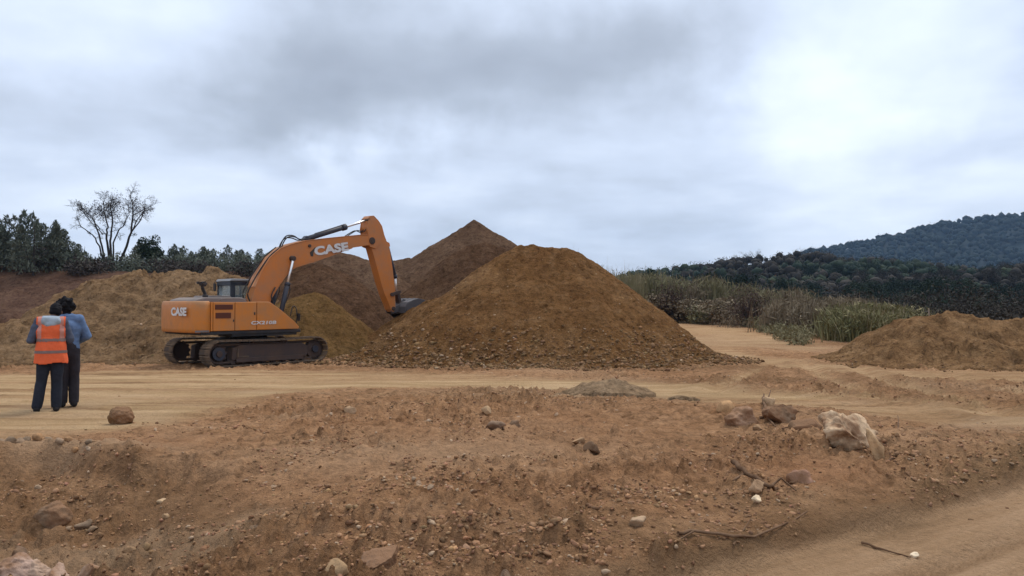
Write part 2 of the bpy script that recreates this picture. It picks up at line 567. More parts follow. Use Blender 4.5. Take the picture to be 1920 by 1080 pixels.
M_FEATH = leaf_material('feathery_foliage', [(.055, .065, .050), (.100, .110, .082), (.16, .165, .12)])
M_BRUSH = leaf_material('dark_brush', [(.036, .027, .026), (.060, .048, .042), (.085, .078, .058)])
M_CANE = leaf_material('cane_leaves', [(.105, .095, .050), (.190, .165, .085), (.30, .245, .145)])
M_CANEG = leaf_material('green_cane_leaves', [(.085, .085, .036), (.175, .155, .070), (.32, .255, .135)])
M_DRY = leaf_material('dry_brush', [(.105, .075, .045), (.175, .130, .080), (.26, .205, .135)])
M_RBUSH = leaf_material('red_brown_twigs', [(.040, .022, .020), (.080, .048, .038), (.12, .080, .060)])
M_DGREEN = leaf_material('dark_green_leaves', [(.014, .022, .016), (.028, .040, .024), (.055, .066, .036)])
M_FOREST = leaf_material('forest_leaves', [(.012, .020, .016), (.022, .033, .022), (.040, .050, .028)], scale=.03)
M_FBROWN = leaf_material('leafless_forest', [(.022, .019, .015), (.040, .034, .027), (.066, .055, .042)], scale=.03)
M_MOUNT = leaf_material('mountain_canopy', [(.007, .013, .014), (.011, .019, .018), (.017, .026, .022)], scale=.008)


def bark_material(name, c0, c1):
    m, nt, b = new_mat(name)
    geo = nd(nt, 'ShaderNodeNewGeometry')
    n = noise(nt, geo.outputs['Position'], 6, 4, .6)
    nt.links.new(ramp_node(nt, n, [(.3, c0), (.7, c1)]), b.inputs['Base Color'])
    b.inputs['Roughness'].default_value = .95
    b.inputs['Specular IOR Level'].default_value = .04
    return m


M_BARK = bark_material('bark', (.028, .024, .022), (.06, .052, .046))
M_ROOT = bark_material('root_wood', (.085, .045, .024), (.20, .120, .070))
M_STICK = bark_material('stick_wood', (.16, .11, .075), (.30, .22, .16))
M_HILL = bark_material('hill_soil', (.030, .034, .022), (.055, .055, .035))


# ------------------------------------------------------------------ ground sheet
def build_ground():
    rows = [0.0]
    y = 1.3
    rr = []
    while y < 3000:
        rr.append(y)
        if y < 3.4: y *= 1.03
        elif y < 17: y *= 1.0068
        elif y < 45: y *= 1.0085
        elif y < 140: y *= 1.018
        else: y *= 1.07
    rr = np.array(rr)
    a_in = np.radians(np.linspace(-41, 41, 800))
    a_out = np.radians(np.linspace(41, 319, 90))[1:-1]
    ang = np.concatenate([a_in, a_out])
    A, Rr = np.meshgrid(ang, rr)
    # inside the fan, rows are straight across (forward distance), outside they close round as circles
    X = np.sin(A) * Rr; Yy = np.cos(A) * Rr
    nr, na = X.shape
    x = X.ravel(); y = Yy.ravel()
    zn = ground_zones(x, y)
    z = ground_h(x, y, zn)
    V = np.stack([x, y, z], 1)
    V = np.vstack([V, [[0, 0, float(ground_base(np.array([0.]), np.array([0.]))[0])]]])
    i = np.arange(nr - 1)[:, None] * na; j = np.arange(na)[None, :]; j2 = (j + 1) % na
    a = (i + j).ravel(); b = (i + j2).ravel(); c = (i + na + j2).ravel(); d = (i + na + j).ravel()
    Fq = np.stack([a, d, c, b], 1)
    # centre cap as quads (degenerate pairs avoided by triangles stored as quads is not valid, so step by two)
    cap = []
    ctr = nr * na
    for k in range(0, na - 1, 2):
        cap.append((ctr, k, k + 1, (k + 2) % na))
    Fq = np.vstack([Fq, np.array(cap, dtype=np.int64)])
    main, far, near = zn
    streak = sst(-.5, .4, vn(x * .12, y * 1.6, 61) + .35 * fbm(x, y, 1.1, 3, 62))
    n1 = fbm(x, y, .35, 4, 63)
    road = np.clip(main * (.45 + .55 * streak) + far * (.30 + .45 * streak), 0, 1)
    # dust that drifted beyond the road edges
    dust = sst(.05, .55, fbm(x, y, .22, 4, 64)) * sst(13, 16, y) * .5 * (1 - main)
    damp_shade = np.zeros_like(x)
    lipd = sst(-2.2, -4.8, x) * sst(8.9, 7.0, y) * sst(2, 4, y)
    damp_shade = np.maximum(damp_shade, lipd * (.5 + .6 * sst(-.2, .5, fbm(x, y, .8, 3, 65))))
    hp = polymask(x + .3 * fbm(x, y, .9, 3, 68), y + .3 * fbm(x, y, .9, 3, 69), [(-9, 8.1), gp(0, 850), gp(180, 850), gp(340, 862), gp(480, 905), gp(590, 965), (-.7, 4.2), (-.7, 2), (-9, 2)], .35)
    damp_shade = np.maximum(damp_shade, hp * (.52 + .45 * fbm(x, y, .9, 3, 70)))
    damp_shade = np.maximum(damp_shade, .34 * sst(7.0, 5.2, y) * sst(2.2, .4, x) * (.8 + .7 * fbm(x, y, .8, 3, 75)))
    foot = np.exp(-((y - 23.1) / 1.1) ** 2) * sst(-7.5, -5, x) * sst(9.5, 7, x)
    damp_shade = np.maximum(damp_shade, foot * .55)
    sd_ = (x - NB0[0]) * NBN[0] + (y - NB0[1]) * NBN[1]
    damp_shade = np.maximum(damp_shade, near * (.55 * np.exp(-((sd_ - .82) / .14) ** 2) + .4 * np.exp(-((sd_ - 1.55) / .2) ** 2)) * (.6 + .4 * n1))
    damp_shade = np.maximum(damp_shade, .85 * sst(-.45, -.04, sd_) * (1 - sst(.02, .10, sd_)) * sst(-.5, 1.5, x) * (1 - sst(9, 11, y)) * (.75 + .5 * n1))  # shadow of the small bank painted as a dark strip along the road border
    for (px, py, rx, ry, am) in [(1540, 715, 4.5, 1.0, .75), (1700, 700, 4.0, .8, .4), (1440, 712, 2.5, .8, .8), (1560, 645, 6, 2.0, .45), (60, 690, 5, 1.0, .3), (1330, 612, 4, 2.4, .35)]:
        gx, gy = gp(px, py)
        damp_shade = np.maximum(damp_shade, am * np.exp(-(((x - gx) / rx) ** 2 + ((y - gy) / ry) ** 2)) * (.7 + .5 * n1))
    mk = sst(.30, .62, fbm(x * .28, y * 1.5, 1.0, 4, 76)) * main * sst(9, 12, y)
    damp_shade = np.maximum(damp_shade, mk * .75)
    road = road * (1 - .45 * mk)
    red = sst(.05, .5, fbm(x + 40, y, .28, 4, 66)) * sst(16, 13, y)
    for (px, py, rx, ry, am) in [(1460, 880, 1.3, .7, 1.), (600, 880, 1.6, .9, .5), (250, 830, 1.4, .6, .6), (1520, 905, .6, .4, .9)]:
        gx, gy = gp(px, py)
        red = np.maximum(red * .7, am * np.exp(-(((x - gx) / rx) ** 2 + ((y - gy) / ry) ** 2)))
    veg = sst(0, 1, (y - np.interp(960 + F * x / np.maximum(y, 1), [1150, 1260, 1340, 1400, 1440, 1500, 1640, 1700, 2200], [85, 76, 66, 60, 50, 40, 38, 33, 33])) / 2.) * sst(1.5, 6, x) * sst(20, 30, y)
    damp_shade = np.maximum(damp_shade, veg)
    road = road * (1 - veg)
    gr = np.maximum(polymask(x, y, GREEN_BAND, .5) * .7, 0)
    for (px, py, rx, ry, am) in [(1480, 950, .9, .6, .5), (1640, 870, .8, .5, .45), (1050, 745, 2.2, 1.3, .65), (1240, 1010, 1.0, .45, .35), (900, 740, 3.0, .8, .4)]:
        gx, gy = gp(px, py)
        gr = np.maximum(gr, am * np.exp(-(((x - gx) / rx) ** 2 + ((y - gy) / ry) ** 2)) * (.8 + .5 * n1))
    pale = sst(.15, .6, fbm(x, y + 30, .45, 4, 67)) * .45 * sst(18, 14, y)
    pale = np.maximum(pale, .55 * sst(-3, -4.5, x) * np.exp(-((y - 8.5) / .3) ** 2))
    pale = np.maximum(pale, .4 * np.exp(-(((x + 1.) / 2.) ** 2 + ((y - 8.2) / .9) ** 2)))
    pale = np.maximum(pale, dust * .5)
    for (a_, b_, wd) in RUTS:
        dx, dy = b_[0] - a_[0], b_[1] - a_[1]
        t = np.clip(((x - a_[0]) * dx + (y - a_[1]) * dy) / (dx * dx + dy * dy), 0, 1)
        d_ = np.hypot(x - a_[0] - t * dx, y - a_[1] - t * dy)
        road = np.maximum(road, .85 * np.exp(-(d_ / (wd * 1.1)) ** 2) * (.7 + .4 * n1))
        damp_shade = np.maximum(damp_shade, .35 * np.exp(-((d_ - 2.4 * wd) / wd) ** 2))
    def pad(a_): return np.append(a_, 0.)
    z1 = np.stack([pad(np.clip(road, 0, 1)), pad(near), pad(np.clip(damp_shade * (1 - .55 * road), 0, 1))], 1)
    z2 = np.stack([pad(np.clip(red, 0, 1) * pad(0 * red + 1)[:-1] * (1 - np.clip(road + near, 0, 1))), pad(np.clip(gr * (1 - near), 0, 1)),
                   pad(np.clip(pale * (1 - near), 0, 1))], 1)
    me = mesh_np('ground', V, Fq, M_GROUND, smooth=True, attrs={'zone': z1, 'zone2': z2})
    o = obj('ground', me)
    tag(o, 'bare earth quarry floor with rubble, pale haul road and wheel ruts', kind='structure')
    return o


build_ground()


# ------------------------------------------------------------------ heaps
def ridge_samples(lines, step=.12):
    out = []
    for ln in lines:
        pts = [at(*p[:3]) for p in ln]
        for a, b in zip(pts[:-1], pts[1:]):
            n = max(1, int((b - a).length / step))
            for k in range(n):
                out.append(a.lerp(b, k / n))
        out.append(pts[-1])
    return np.array([tuple(p) for p in out])


def heap_mesh(name, lines, slope, mat, cell=.08, margin=.6, seed=0, lump=.05, gully=.06, base=None, soft=.25, terrace=0., warp=.3, slopevar=.1, foot_flare=.35):
    S = ridge_samples(lines, max(cell * 1.5, .12))
    zb = float(ground_base(np.array([S[:, 0].mean()]), np.array([S[:, 1].mean()]))[0]) if base is None else base
    hmax = S[:, 2].max() - zb
    reach = hmax / slope * 1.25 + margin
    x0, x1 = S[:, 0].min() - reach, S[:, 0].max() + reach
    y0, y1 = S[:, 1].min() - reach, S[:, 1].max() + reach
    xs = np.arange(x0, x1, cell); ys = np.arange(y0, y1, cell * 1.15)
    X, Y = np.meshgrid(xs, ys)
    sh = X.shape
    x = X.ravel(); y = Y.ravel()
    wx = x + warp * fbm(x, y, .35, 3, seed + 3); wy = y + warp * fbm(x, y, .35, 3, seed + 4)
    z = np.full(x.shape, -1e9); best = np.zeros(x.shape); bi = np.zeros(x.shape, dtype=int)
    sl = slope * (1 + slopevar * fbm(x, y, .22, 2, seed + 8))
    for k in range(len(S)):
        d = np.sqrt((wx - S[k, 0]) ** 2 + (wy - S[k, 1]) ** 2 + soft * soft) - soft
        c = S[k, 2] - sl * d
        up = c > z
        z = np.where(up, c, z); best = np.where(up, d, best)
        bi = np.where(up, k, bi)
    hgt = np.clip((z - zb) / max(hmax, .01), 0, 1)
    # flared foot where coarse material rolls out
    g = ground_h(x, y)
    dz = z - g
    fl = foot_flare
    z = g + np.where(dz > fl, dz, fl * np.exp((dz - fl) / fl) - .0)
    body = sst(.0, .25, z - g)
    # gullies down the slope: noise along the contour direction
    dirx = wx - S[bi, 0]; diry = wy - S[bi, 1]
    ang = np.arctan2(diry, dirx)
    along = bi * max(cell * 1.5, .12) + ang * 2.2
    gl = vn(along * 1.7, best * .35, seed + 1) + .5 * vn(along * 4.3, best * .6, seed + 2)
    z = z + body * sst(.1, 1.2, best) * gully * gl
    z = z + body * (lump * fbm(x, y, 1.1, 4, seed + 5) + lump * .8 * fbm(x, y, 4.5, 3, seed + 6) + lump * .9 * np.maximum(fbm(x, y, 2.1, 3, seed + 16) - .1, 0))
    if terrace:
        t = fbm(x, y, .35, 3, seed + 9)
        zz = (z + t * 1.1) / .8
        z = z + body * terrace * (np.floor(zz) + sst(.25, .75, zz - np.floor(zz)) - zz)
    footm = np.exp(-((z - g - .25) / .22) ** 2)
    z = z + footm * .07 * np.maximum(fbm(x, y, 5., 2, seed + 7), 0)
    # sink the skirt so the rim is under the ground
    z = np.where(z - g < .05 + .03 * fbm(x, y, 2, 2, seed), g - .12, z)
    Z = z.reshape(sh); Gg = g.reshape(sh)
    nr, nc = sh
    keep = (Z > Gg - .05)
    kq = keep[:-1, :-1] | keep[1:, :-1] | keep[:-1, 1:] | keep[1:, 1:]
    i, j = np.nonzero(kq)
    a = i * nc + j
    Fq = np.stack([a, a + 1, a + nc + 1, a + nc], 1)
    used, inv = np.unique(Fq, return_inverse=True)
    V = np.stack([x, y, z], 1)[used]
    Fq = inv.reshape(Fq.shape)
    org = np.array([S[:, 0].mean(), S[:, 1].mean(), zb])
    me = mesh_np(name, V - org, Fq, mat, smooth=True)
    o = obj(name, me, loc=tuple(org))
    return o


HEAPS = []


def heap(name, label, lines, slope, mat, cat='heap', group='heaps of dug earth across the quarry floor', **kw):
    o = heap_mesh(name, lines, slope, mat, **kw)
    tag(o, label, cat, group)
    HEAPS.append(o)
    return o


heap('soil_heap', 'biggest ochre earth heap in the middle with stony foot and flat top',
     [[(640, 680, 26.4), (700, 640, 27), (760, 604, 27.6), (830, 558, 28.2), (900, 509, 28.8), (945, 476, 29), (972, 461, 29), (1000, 459, 29), (1030, 464, 29), (1062, 464, 29), (1080, 471, 29),
       (1116, 500, 29), (1180, 543, 28.6), (1232, 582, 28), (1292, 630, 27), (1345, 680, 26), (1400, 706, 24.5)],
      [(830, 556, 29), (800, 566, 30), (745, 596, 31)], [(980, 480, 31), (1060, 490, 31)]],
     .74, M_PILE, cell=.06, seed=100, lump=.075, gully=.085, foot_flare=.3, warp=.10, soft=.1)
heap('soil_heap', 'tallest pointed brown earth heap on the skyline behind the ochre heap',
     [[(690, 500, 45), (745, 487, 45), (790, 480, 46), (835, 453, 47), (866, 428, 47), (878, 418, 47), (888, 413, 47), (897, 417, 47), (912, 428, 47), (932, 440, 47), (962, 464, 46), (1010, 500, 45)],
      [(886, 424, 47), (905, 450, 44.5)]],
     .66, M_TAN, cell=.10, seed=200, lump=.09, gully=.12, warp=.1, soft=.05)
heap('soil_heap', 'dark brown tipped earth heap leaning against the pointed heap',
     [[(765, 548, 38), (810, 512, 39), (850, 478, 40), (880, 458, 40.5), (910, 455, 41), (955, 470, 41)]],
     .78, M_DARK, cell=.09, seed=300, lump=.09, gully=.14, warp=.12, soft=.1)
heap('soil_heap', 'broad tan earth heap seen through the gap between boom and arm',
     [[(545, 500, 44), (590, 480, 44), (620, 472, 43.5), (655, 476, 43), (700, 494, 42), (730, 520, 41)]],
     .55, M_TAN, cell=.11, seed=400, lump=.06, gully=.07)
heap('soil_heap', 'dark maroon brown earth heap right under the excavator boom',
     [[(470, 520, 37), (520, 506, 37), (560, 495, 37), (596, 490, 37), (630, 513, 36.6), (665, 536, 36.2), (690, 552, 36), (715, 580, 35)]],
     .62, M_DARK, cell=.09, seed=500, lump=.09, gully=.13, warp=.15, soft=.1)
heap('soil_heap', 'small yellowish earth heap right in front of the excavator nose',
     [[(520, 570, 32), (548, 560, 31.6), (585, 549, 31.5), (605, 556, 31.5), (640, 590, 31), (665, 622, 30.5)]],
     .75, M_YEL, cell=.07, seed=600, lump=.08, gully=.07, warp=.15, soft=.1)
heap('soil_heap', 'long terraced tan earth heap behind the excavator counterweight',
     [[(105, 590, 31.5), (135, 560, 32), (160, 541, 32.5), (185, 526, 33), (225, 516, 33.5), (262, 506, 34), (285, 509, 34), (330, 513, 34), (352, 510, 34), (378, 511, 34), (404, 504, 34),
       (425, 512, 34.5), (450, 530, 35), (500, 560, 35)],
      [(120, 640, 27.5), (190, 628, 28), (250, 600, 29), (300, 610, 28.5), (380, 615, 29.5)],
      [(300, 655, 27.2), (360, 650, 28)]],
     .62, M_LEFT, cell=.08, seed=700, lump=.2, gully=.13, terrace=.25, foot_flare=.45)
heap('soil_heap', 'low dull brown earth heap behind the two standing workers',
     [[(-420, 612, 29), (-200, 600, 29), (-60, 604, 28.5), (20, 610, 28.5), (80, 618, 28), (130, 640, 27.5)],
      [(-300, 640, 27), (-40, 655, 26.5), (60, 650, 26.5)]],
     .5, M_LEFT, cell=.09, seed=800, lump=.2, gully=.09, terrace=.25, foot_flare=.4)
heap('soil_heap', 'dark reddish earth heap on the left picture edge under the red bank',
     [[(-250, 575, 38), (-60, 580, 38), (20, 583, 38), (60, 596, 38)]],
     .45, M_RED, cell=.14, seed=850, lump=.1, gully=.08)
heap('soil_heap', 'wide slumped orange brown earth heap beside the cane thicket',
     [[(1590, 664, 28.5), (1632, 640, 27.5), (1664, 617, 27), (1700, 600, 26.5), (1735, 594, 26), (1790, 590, 26), (1830, 590, 26), (1860, 594, 26), (1890, 597, 26), (1930, 598, 26),
       (2050, 594, 26), (2200, 600, 26)],
      [(1800, 628, 24.8), (1850, 640, 24.2)], [(1690, 640, 25.5), (1640, 655, 26)], [(1930, 640, 24.5), (1990, 640, 24)]],
     .6, M_RIGHT, cell=.07, seed=900, lump=.16, gully=.12, terrace=.25, foot_flare=.3)
heap('gravel_heap', 'small smooth olive grey gravel heap beside the pale road',
     [[(1060, 738, 14.4), (1100, 727, 14.4), (1130, 717, 14.4), (1150, 713, 14.3), (1175, 718, 14.2), (1210, 735, 14.1)]],
     .45, M_OLIVE, cell=.03, seed=950, lump=.012, gully=.01, foot_flare=.07)
heap('gravel_heap', 'tiny peaked soil heap between the pale road and the pinkish boulder',
     [[(1268, 750, 13.0), (1281, 741, 12.9), (1296, 750, 12.8)]],
     .5, M_OLIVE, cell=.02, seed=960, lump=.02, gully=.01, foot_flare=.05)


def surf(x, y):
    """ground level; heaps are sampled with a BVH where wanted"""
    return ground_h(np.atleast_1d(x), np.atleast_1d(y))


from mathutils.bvhtree import BVHTree


def bvh_of(o):
    me = o.data
    M = o.matrix_basis
    vs = [M @ v.co for v in me.vertices]
    return BVHTree.FromPolygons(vs, [tuple(p.vertices) for p in me.polygons])


BV = [bvh_of(HEAPS[0]), bvh_of(HEAPS[6]), bvh_of(HEAPS[9]), bvh_of(HEAPS[10])]


def surf_z(x, y):
    z = float(ground_h(np.array([x]), np.array([y]))[0])
    for b in BV:
        h = b.ray_cast(Vector((x, y, 50)), Vector((0, 0, -1)))
        if h[0] is not None and h[0].z > z:
            z = h[0].z
    return z


# ------------------------------------------------------------------ red bank and far terrain
def field(name, xs, ys, fn, mat, label, kind='structure'):
    X, Y = np.meshgrid(xs, ys)
    z = fn(X.ravel(), Y.ravel())
    nr, nc = X.shape
    i = np.arange(nr - 1)[:, None] * nc; j = np.arange(nc - 1)[None, :]
    a = (i + j).ravel()
    Fq = np.stack([a, a + 1, a + nc + 1, a + nc], 1)
    me = mesh_np(name, np.stack([X.ravel(), Y.ravel(), z], 1), Fq, mat, smooth=True)
    o = obj(name, me)
    tag(o, label, kind=kind)
    return o


def bank_h(x, y):
    px = 960 + F * x / 80.
    crest = np.interp(px, [-700, -100, 0, 110, 210, 330, 450, 560, 700, 860, 980], [5.8, 5.9, 5.6, 5.2, 5.0, 4.9, 4.9, 4.9, 4.4, 2.5, -1])
    t = sst(0, 1, (y - 60 - 2.5 * fbm(x, y, .06, 2, 71)) / 19.)
    z = -.6 + (crest + .6) * t + .02 * np.maximum(y - 82, 0)
    z = z + (.28 * fbm(x, y, .25, 4, 72) + .1 * fbm(x, y, 1.1, 3, 73))
    zz = z / 1.1
    return z + .45 * t * (1 - t) * 4 * (np.floor(zz) + sst(.3, .7, zz - np.floor(zz)) - zz) * .8


field('earth_bank', np.arange(-100, 6, .5), np.arange(57, 130, .55), bank_h, M_RED, 'cut bank of reddish earth below the left tree line')

HILL_L = [[(1020, 556, 460), (1100, 544, 430), (1200, 530, 400), (1300, 514, 380), (1420, 493, 360), (1500, 488, 350), (1580, 491, 345), (1680, 514, 330), (1760, 528, 300), (1860, 524, 270),
           (2000, 510, 260), (2250, 510, 260)]]
HS = ridge_samples(HILL_L, 6.0)


def hill_h(x, y):
    z = np.full(x.shape, -1e9)
    for k in range(len(HS)):
        d = np.hypot(x - HS[k, 0], y - HS[k, 1])
        z = np.maximum(z, HS[k, 2] - .16 * d)
    z = np.maximum(z, 0) + 1.6 * fbm(x, y, .02, 3, 81) * sst(1, 8, z)
    return np.where(z < .2, -2., z)


field('wooded_hill', np.arange(-40, 430, 5.), np.arange(100, 560, 5.), hill_h, M_HILL, 'low wooded hill on the right behind the cane thicket')
MTN_L = [[(1150, 560, 1650), (1380, 545, 1600), (1480, 510, 1550), (1560, 476, 1520), (1640, 441, 1500), (1700, 427, 1500), (1800, 411, 1500), (1860, 404, 1500), (1920, 399, 1500), (2100, 378, 1500),
          (2400, 385, 1450)]]
MS = ridge_samples(MTN_L, 25.0)


def mtn_h(x, y):
    z = np.full(x.shape, -1e9)
    for k in range(len(MS)):
        d = np.hypot(x - MS[k, 0], y - MS[k, 1])
        z = np.maximum(z, MS[k, 2] - .30 * d)
    rav = np.abs(fbm(x, y, .004, 4, 91))
    z = z - 30 * rav * sst(5, 60, z) + 4 * fbm(x, y, .02, 3, 92)
    return np.where(z < 1, -5., z)


field('mountain', np.arange(80, 2150, 14.), np.arange(800, 2150, 14.), mtn_h, M_MOUNT, 'blue green forested mountain rising at the right')


# ------------------------------------------------------------------ haze
def build_haze():
    me = bpy.data.meshes.new('haze')
    bm = bmesh.new()
    bmesh.ops.create_cube(bm, size=1)
    bm.to_mesh(me); bm.free()
    o = obj('haze', me)
    o.scale = (6400, 6400, 300)
    o.location = (0, 0, 300 / 2 - 6.5)
    m = bpy.data.materials.new('haze_air')
    m.use_nodes = True
    nt = m.node_tree
    for n in list(nt.nodes):
        nt.nodes.remove(n)
    out = nd(nt, 'ShaderNodeOutputMaterial')
    v = nd(nt, 'ShaderNodeVolumePrincipled')
    v.inputs['Color'].default_value = (.42, .66, 1.0, 1)
    v.inputs['Density'].default_value = .000085
    nt.links.new(v.outputs[0], out.inputs['Volume'])
    me.materials.append(m)
    tag(o, 'thin blue haze over the far hills', kind='stuff')


build_haze()


def rand_dirs(n, rng, zbias=0.):
    d = rng.normal(size=(n, 3))
    d[:, 2] += zbias
    return d / np.linalg.norm(d, axis=1)[:, None]


def ico(sub):
    bm = bmesh.new()
    bmesh.ops.create_icosphere(bm, subdivisions=sub, radius=1)
    V = np.array([v.co[:] for v in bm.verts]); Fc = np.array([[v.index for v in f.verts] for f in bm.faces])
    bm.free()
    return V, Fc


I5 = ico(5); I1 = ico(1); I2 = ico(2); I3 = ico(3); I4 = ico(4)


def rock_verts(I, rng, rough=.25, planes=7, freq=1.4, flat=.65, cmin=.55):
    V = I[0].copy()
    # cut by random planes for facets
    for k in range(planes):
        d = rand_dirs(1, rng)[0]; c = rng.uniform(cmin, .85)
        dd = V @ d
        over = np.maximum(dd - c, 0)
        V = V - over[:, None] * d[None, :] * .92
    s = rng.uniform(0, 50)
    n = fbm(V[:, 0] + s, V[:, 1] + V[:, 2] * .9 + s, freq, 4, int(s * 7)) + .5 * fbm(V[:, 2] - s, V[:, 0] * .7 + s, freq * 1.7, 3, int(s * 3))
    rg_ = 1 - np.abs(fbm(V[:, 0] * 1.1 - s, V[:, 1] * .8 + V[:, 2] + s, freq * 2.6, 3, int(s * 5)))
    n = n + .50 * (rg_ - .75) + .16 * fbm(V[:, 0] + V[:, 2] + s, V[:, 1] - V[:, 2], freq * 6, 3, int(s * 9))
    V = V * (1 + rough * n)[:, None]
    V[:, 2] *= flat
    return V


# ------------------------------------------------------------------ vegetation helpers
class Bag:
    def __init__(s):
        s.v = []; s.f = []; s.n = 0

    def add(s, V, Fc):
        s.v.append(np.asarray(V, float)); s.f.append(np.asarray(Fc) + s.n); s.n += len(V)

    def mesh(s, name, mat, smooth=False, attrs=None):
        return mesh_np(name, np.vstack(s.v), np.vstack(s.f), mat, smooth, attrs)


def leaf_quads(P, size, rng, up=0., asp=.45):
    """rhombic leaf quads at points P"""
    n = len(P)
    d = rand_dirs(n, rng, up)
    s = rand_dirs(n, rng)
    s = np.cross(d, s); s /= np.linalg.norm(s, axis=1)[:, None] + 1e-9
    L = (size * rng.uniform(.6, 1.4, n))[:, None]
    a = P - d * L * .5; b = P + d * L * .5
    m1 = P + s * L * asp * .5; m2 = P - s * L * asp * .5
    V = np.stack([a, m1, b, m2], 1).reshape(-1, 3)
    Fc = np.arange(4 * n).reshape(-1, 4)
    return V, Fc


def tube_np(pts, rad, k=5):
    pts = np.asarray(pts, float); n = len(pts)
    rad = np.broadcast_to(rad, (n,))
    t = np.gradient(pts, axis=0); t /= np.linalg.norm(t, axis=1)[:, None] + 1e-9
    ref = np.array([0, 0, 1.]) if abs(t[:, 2]).mean() < .9 else np.array([1., 0, 0])
    u = np.cross(t, ref); u /= np.linalg.norm(u, axis=1)[:, None] + 1e-9
    v = np.cross(t, u)
    a = np.linspace(0, 2 * PI, k, endpoint=False)
    V = pts[:, None, :] + rad[:, None, None] * (np.cos(a)[None, :, None] * u[:, None, :] + np.sin(a)[None, :, None] * v[:, None, :])
    V = V.reshape(-1, 3)
    i = np.arange(n - 1)[:, None] * k; j = np.arange(k)[None, :]; j2 = (j + 1) % k
    Fc = np.stack([(i + j), (i + j2), (i + k + j2), (i + k + j)], -1).reshape(-1, 4)
    # close ends with quads folding over the ring
    caps = []
    for base in (0, (n - 1) * k):
        for q in range(1, k - 2, 2):
            caps.append([base, base + q, base + q + 1, base + q + 2])
    if k % 2: pass
    Fc = np.vstack([Fc, np.array(caps)]) if caps else Fc
    return V, Fc


def blades(n, h, spread, rng, width=.05, lean=.5, seg=3, base_r=.5, droop=.3):
    """upright cane leaves: narrow bent strips"""
    bx = rng.normal(0, base_r, n); by = rng.normal(0, base_r, n)
    hh = h * rng.uniform(.45, 1.0, n)
    a = rng.uniform(0, 2 * PI, n)
    ln = lean * rng.uniform(.05, 1, n) * hh * .5
    dx, dy = np.cos(a), np.sin(a)
    wx, wy = -dy, dx
    Vs = []
    for k in range(seg + 1):
        t = k / seg
        r = ln * t ** 1.8
        z = hh * (t - droop * .25 * t ** 4)
        ww = width * (1 - .9 * t ** 1.5) * .5
        c = np.stack([bx + dx * r, by + dy * r, z], 1)
        o_ = np.stack([wx * ww, wy * ww, 0 * z], 1)
        Vs += [c - o_, c + o_]
    V = np.stack(Vs, 1).reshape(-1, 3)
    st = np.arange(n)[:, None] * (2 * (seg + 1))
    fs = []
    for k in range(seg):
        fs.append(np.stack([st[:, 0] + 2 * k, st[:, 0] + 2 * k + 1, st[:, 0] + 2 * k + 3, st[:, 0] + 2 * k + 2], 1))
    return V, np.vstack(fs)


def gz(x, y):
    """level of the terrain at a far spot"""
    z = float(np.interp(y, SPY, SPZ))
    if x < 6 and 57 < y < 150: z = max(z, float(bank_h(np.array([x]), np.array([y]))[0]))
    if y > 185 and x > -40: z = max(z, float(hill_h(np.array([x]), np.array([y]))[0]))
    return z


# --- left tree line: spiky feathery trees
def spiky_crown(h, wd, rng, n=1500):
    P = []
    ns = rng.integers(2, 5)
    for s in range(ns):
        sx = rng.normal(0, wd * .22); sy = rng.normal(0, wd * .22); sh = h * rng.uniform(.72, 1.0) if s else h
        m = n // ns
        t = rng.beta(1.2, 1.25, m)
        r = wd * .40 * (1 - t) ** .55 * rng.uniform(.1, 1, m) ** .6 * (1 + .45 * np.sin(t * 9 + s * 2.1) * np.sin(t * 31 + s))
        a = rng.uniform(0, 2 * PI, m)
        P.append(np.stack([sx + r * np.cos(a), sy + r * np.sin(a), sh * (.08 + .92 * t)], 1))
    return np.vstack(P)


def make_spiky(h, wd, rng, n=1500, mat=None):
    b = Bag()
    P = spiky_crown(h, wd, rng, n)
    b.add(*leaf_quads(P, .24, rng, up=2.4, asp=.28))
    P2 = P[rng.random(len(P)) < .35]
    b.add(*leaf_quads(P2, .45, rng, up=.4, asp=.22))
    crown = b.mesh('crown', mat or M_FEATH)
    tb = Bag()
    pts = [(0, 0, -.3), (.05, 0, h * .3), (0, .05, h * .62), (.03, 0, h * .93)]
    tb.add(*tube_np(pts, np.array([.09, .07, .04, .012]) * h / 4, 6))
    trunk = tb.mesh('trunk', M_BARK, True)
    return crown, trunk


def inst_tree(name, meshes, loc, rz, sc, label, cat='tree', group=None):
    t = empty(name, loc, rz)
    t.scale = (sc[0], sc[0], sc[1]) if isinstance(sc, tuple) else (sc,) * 3
    tag(t, label, cat, group)
    for nm, me in meshes:
        c_ = obj(nm, me, t)
        if nm in ('leaves', 'stems'): c_['kind'] = 'stuff'
    return t


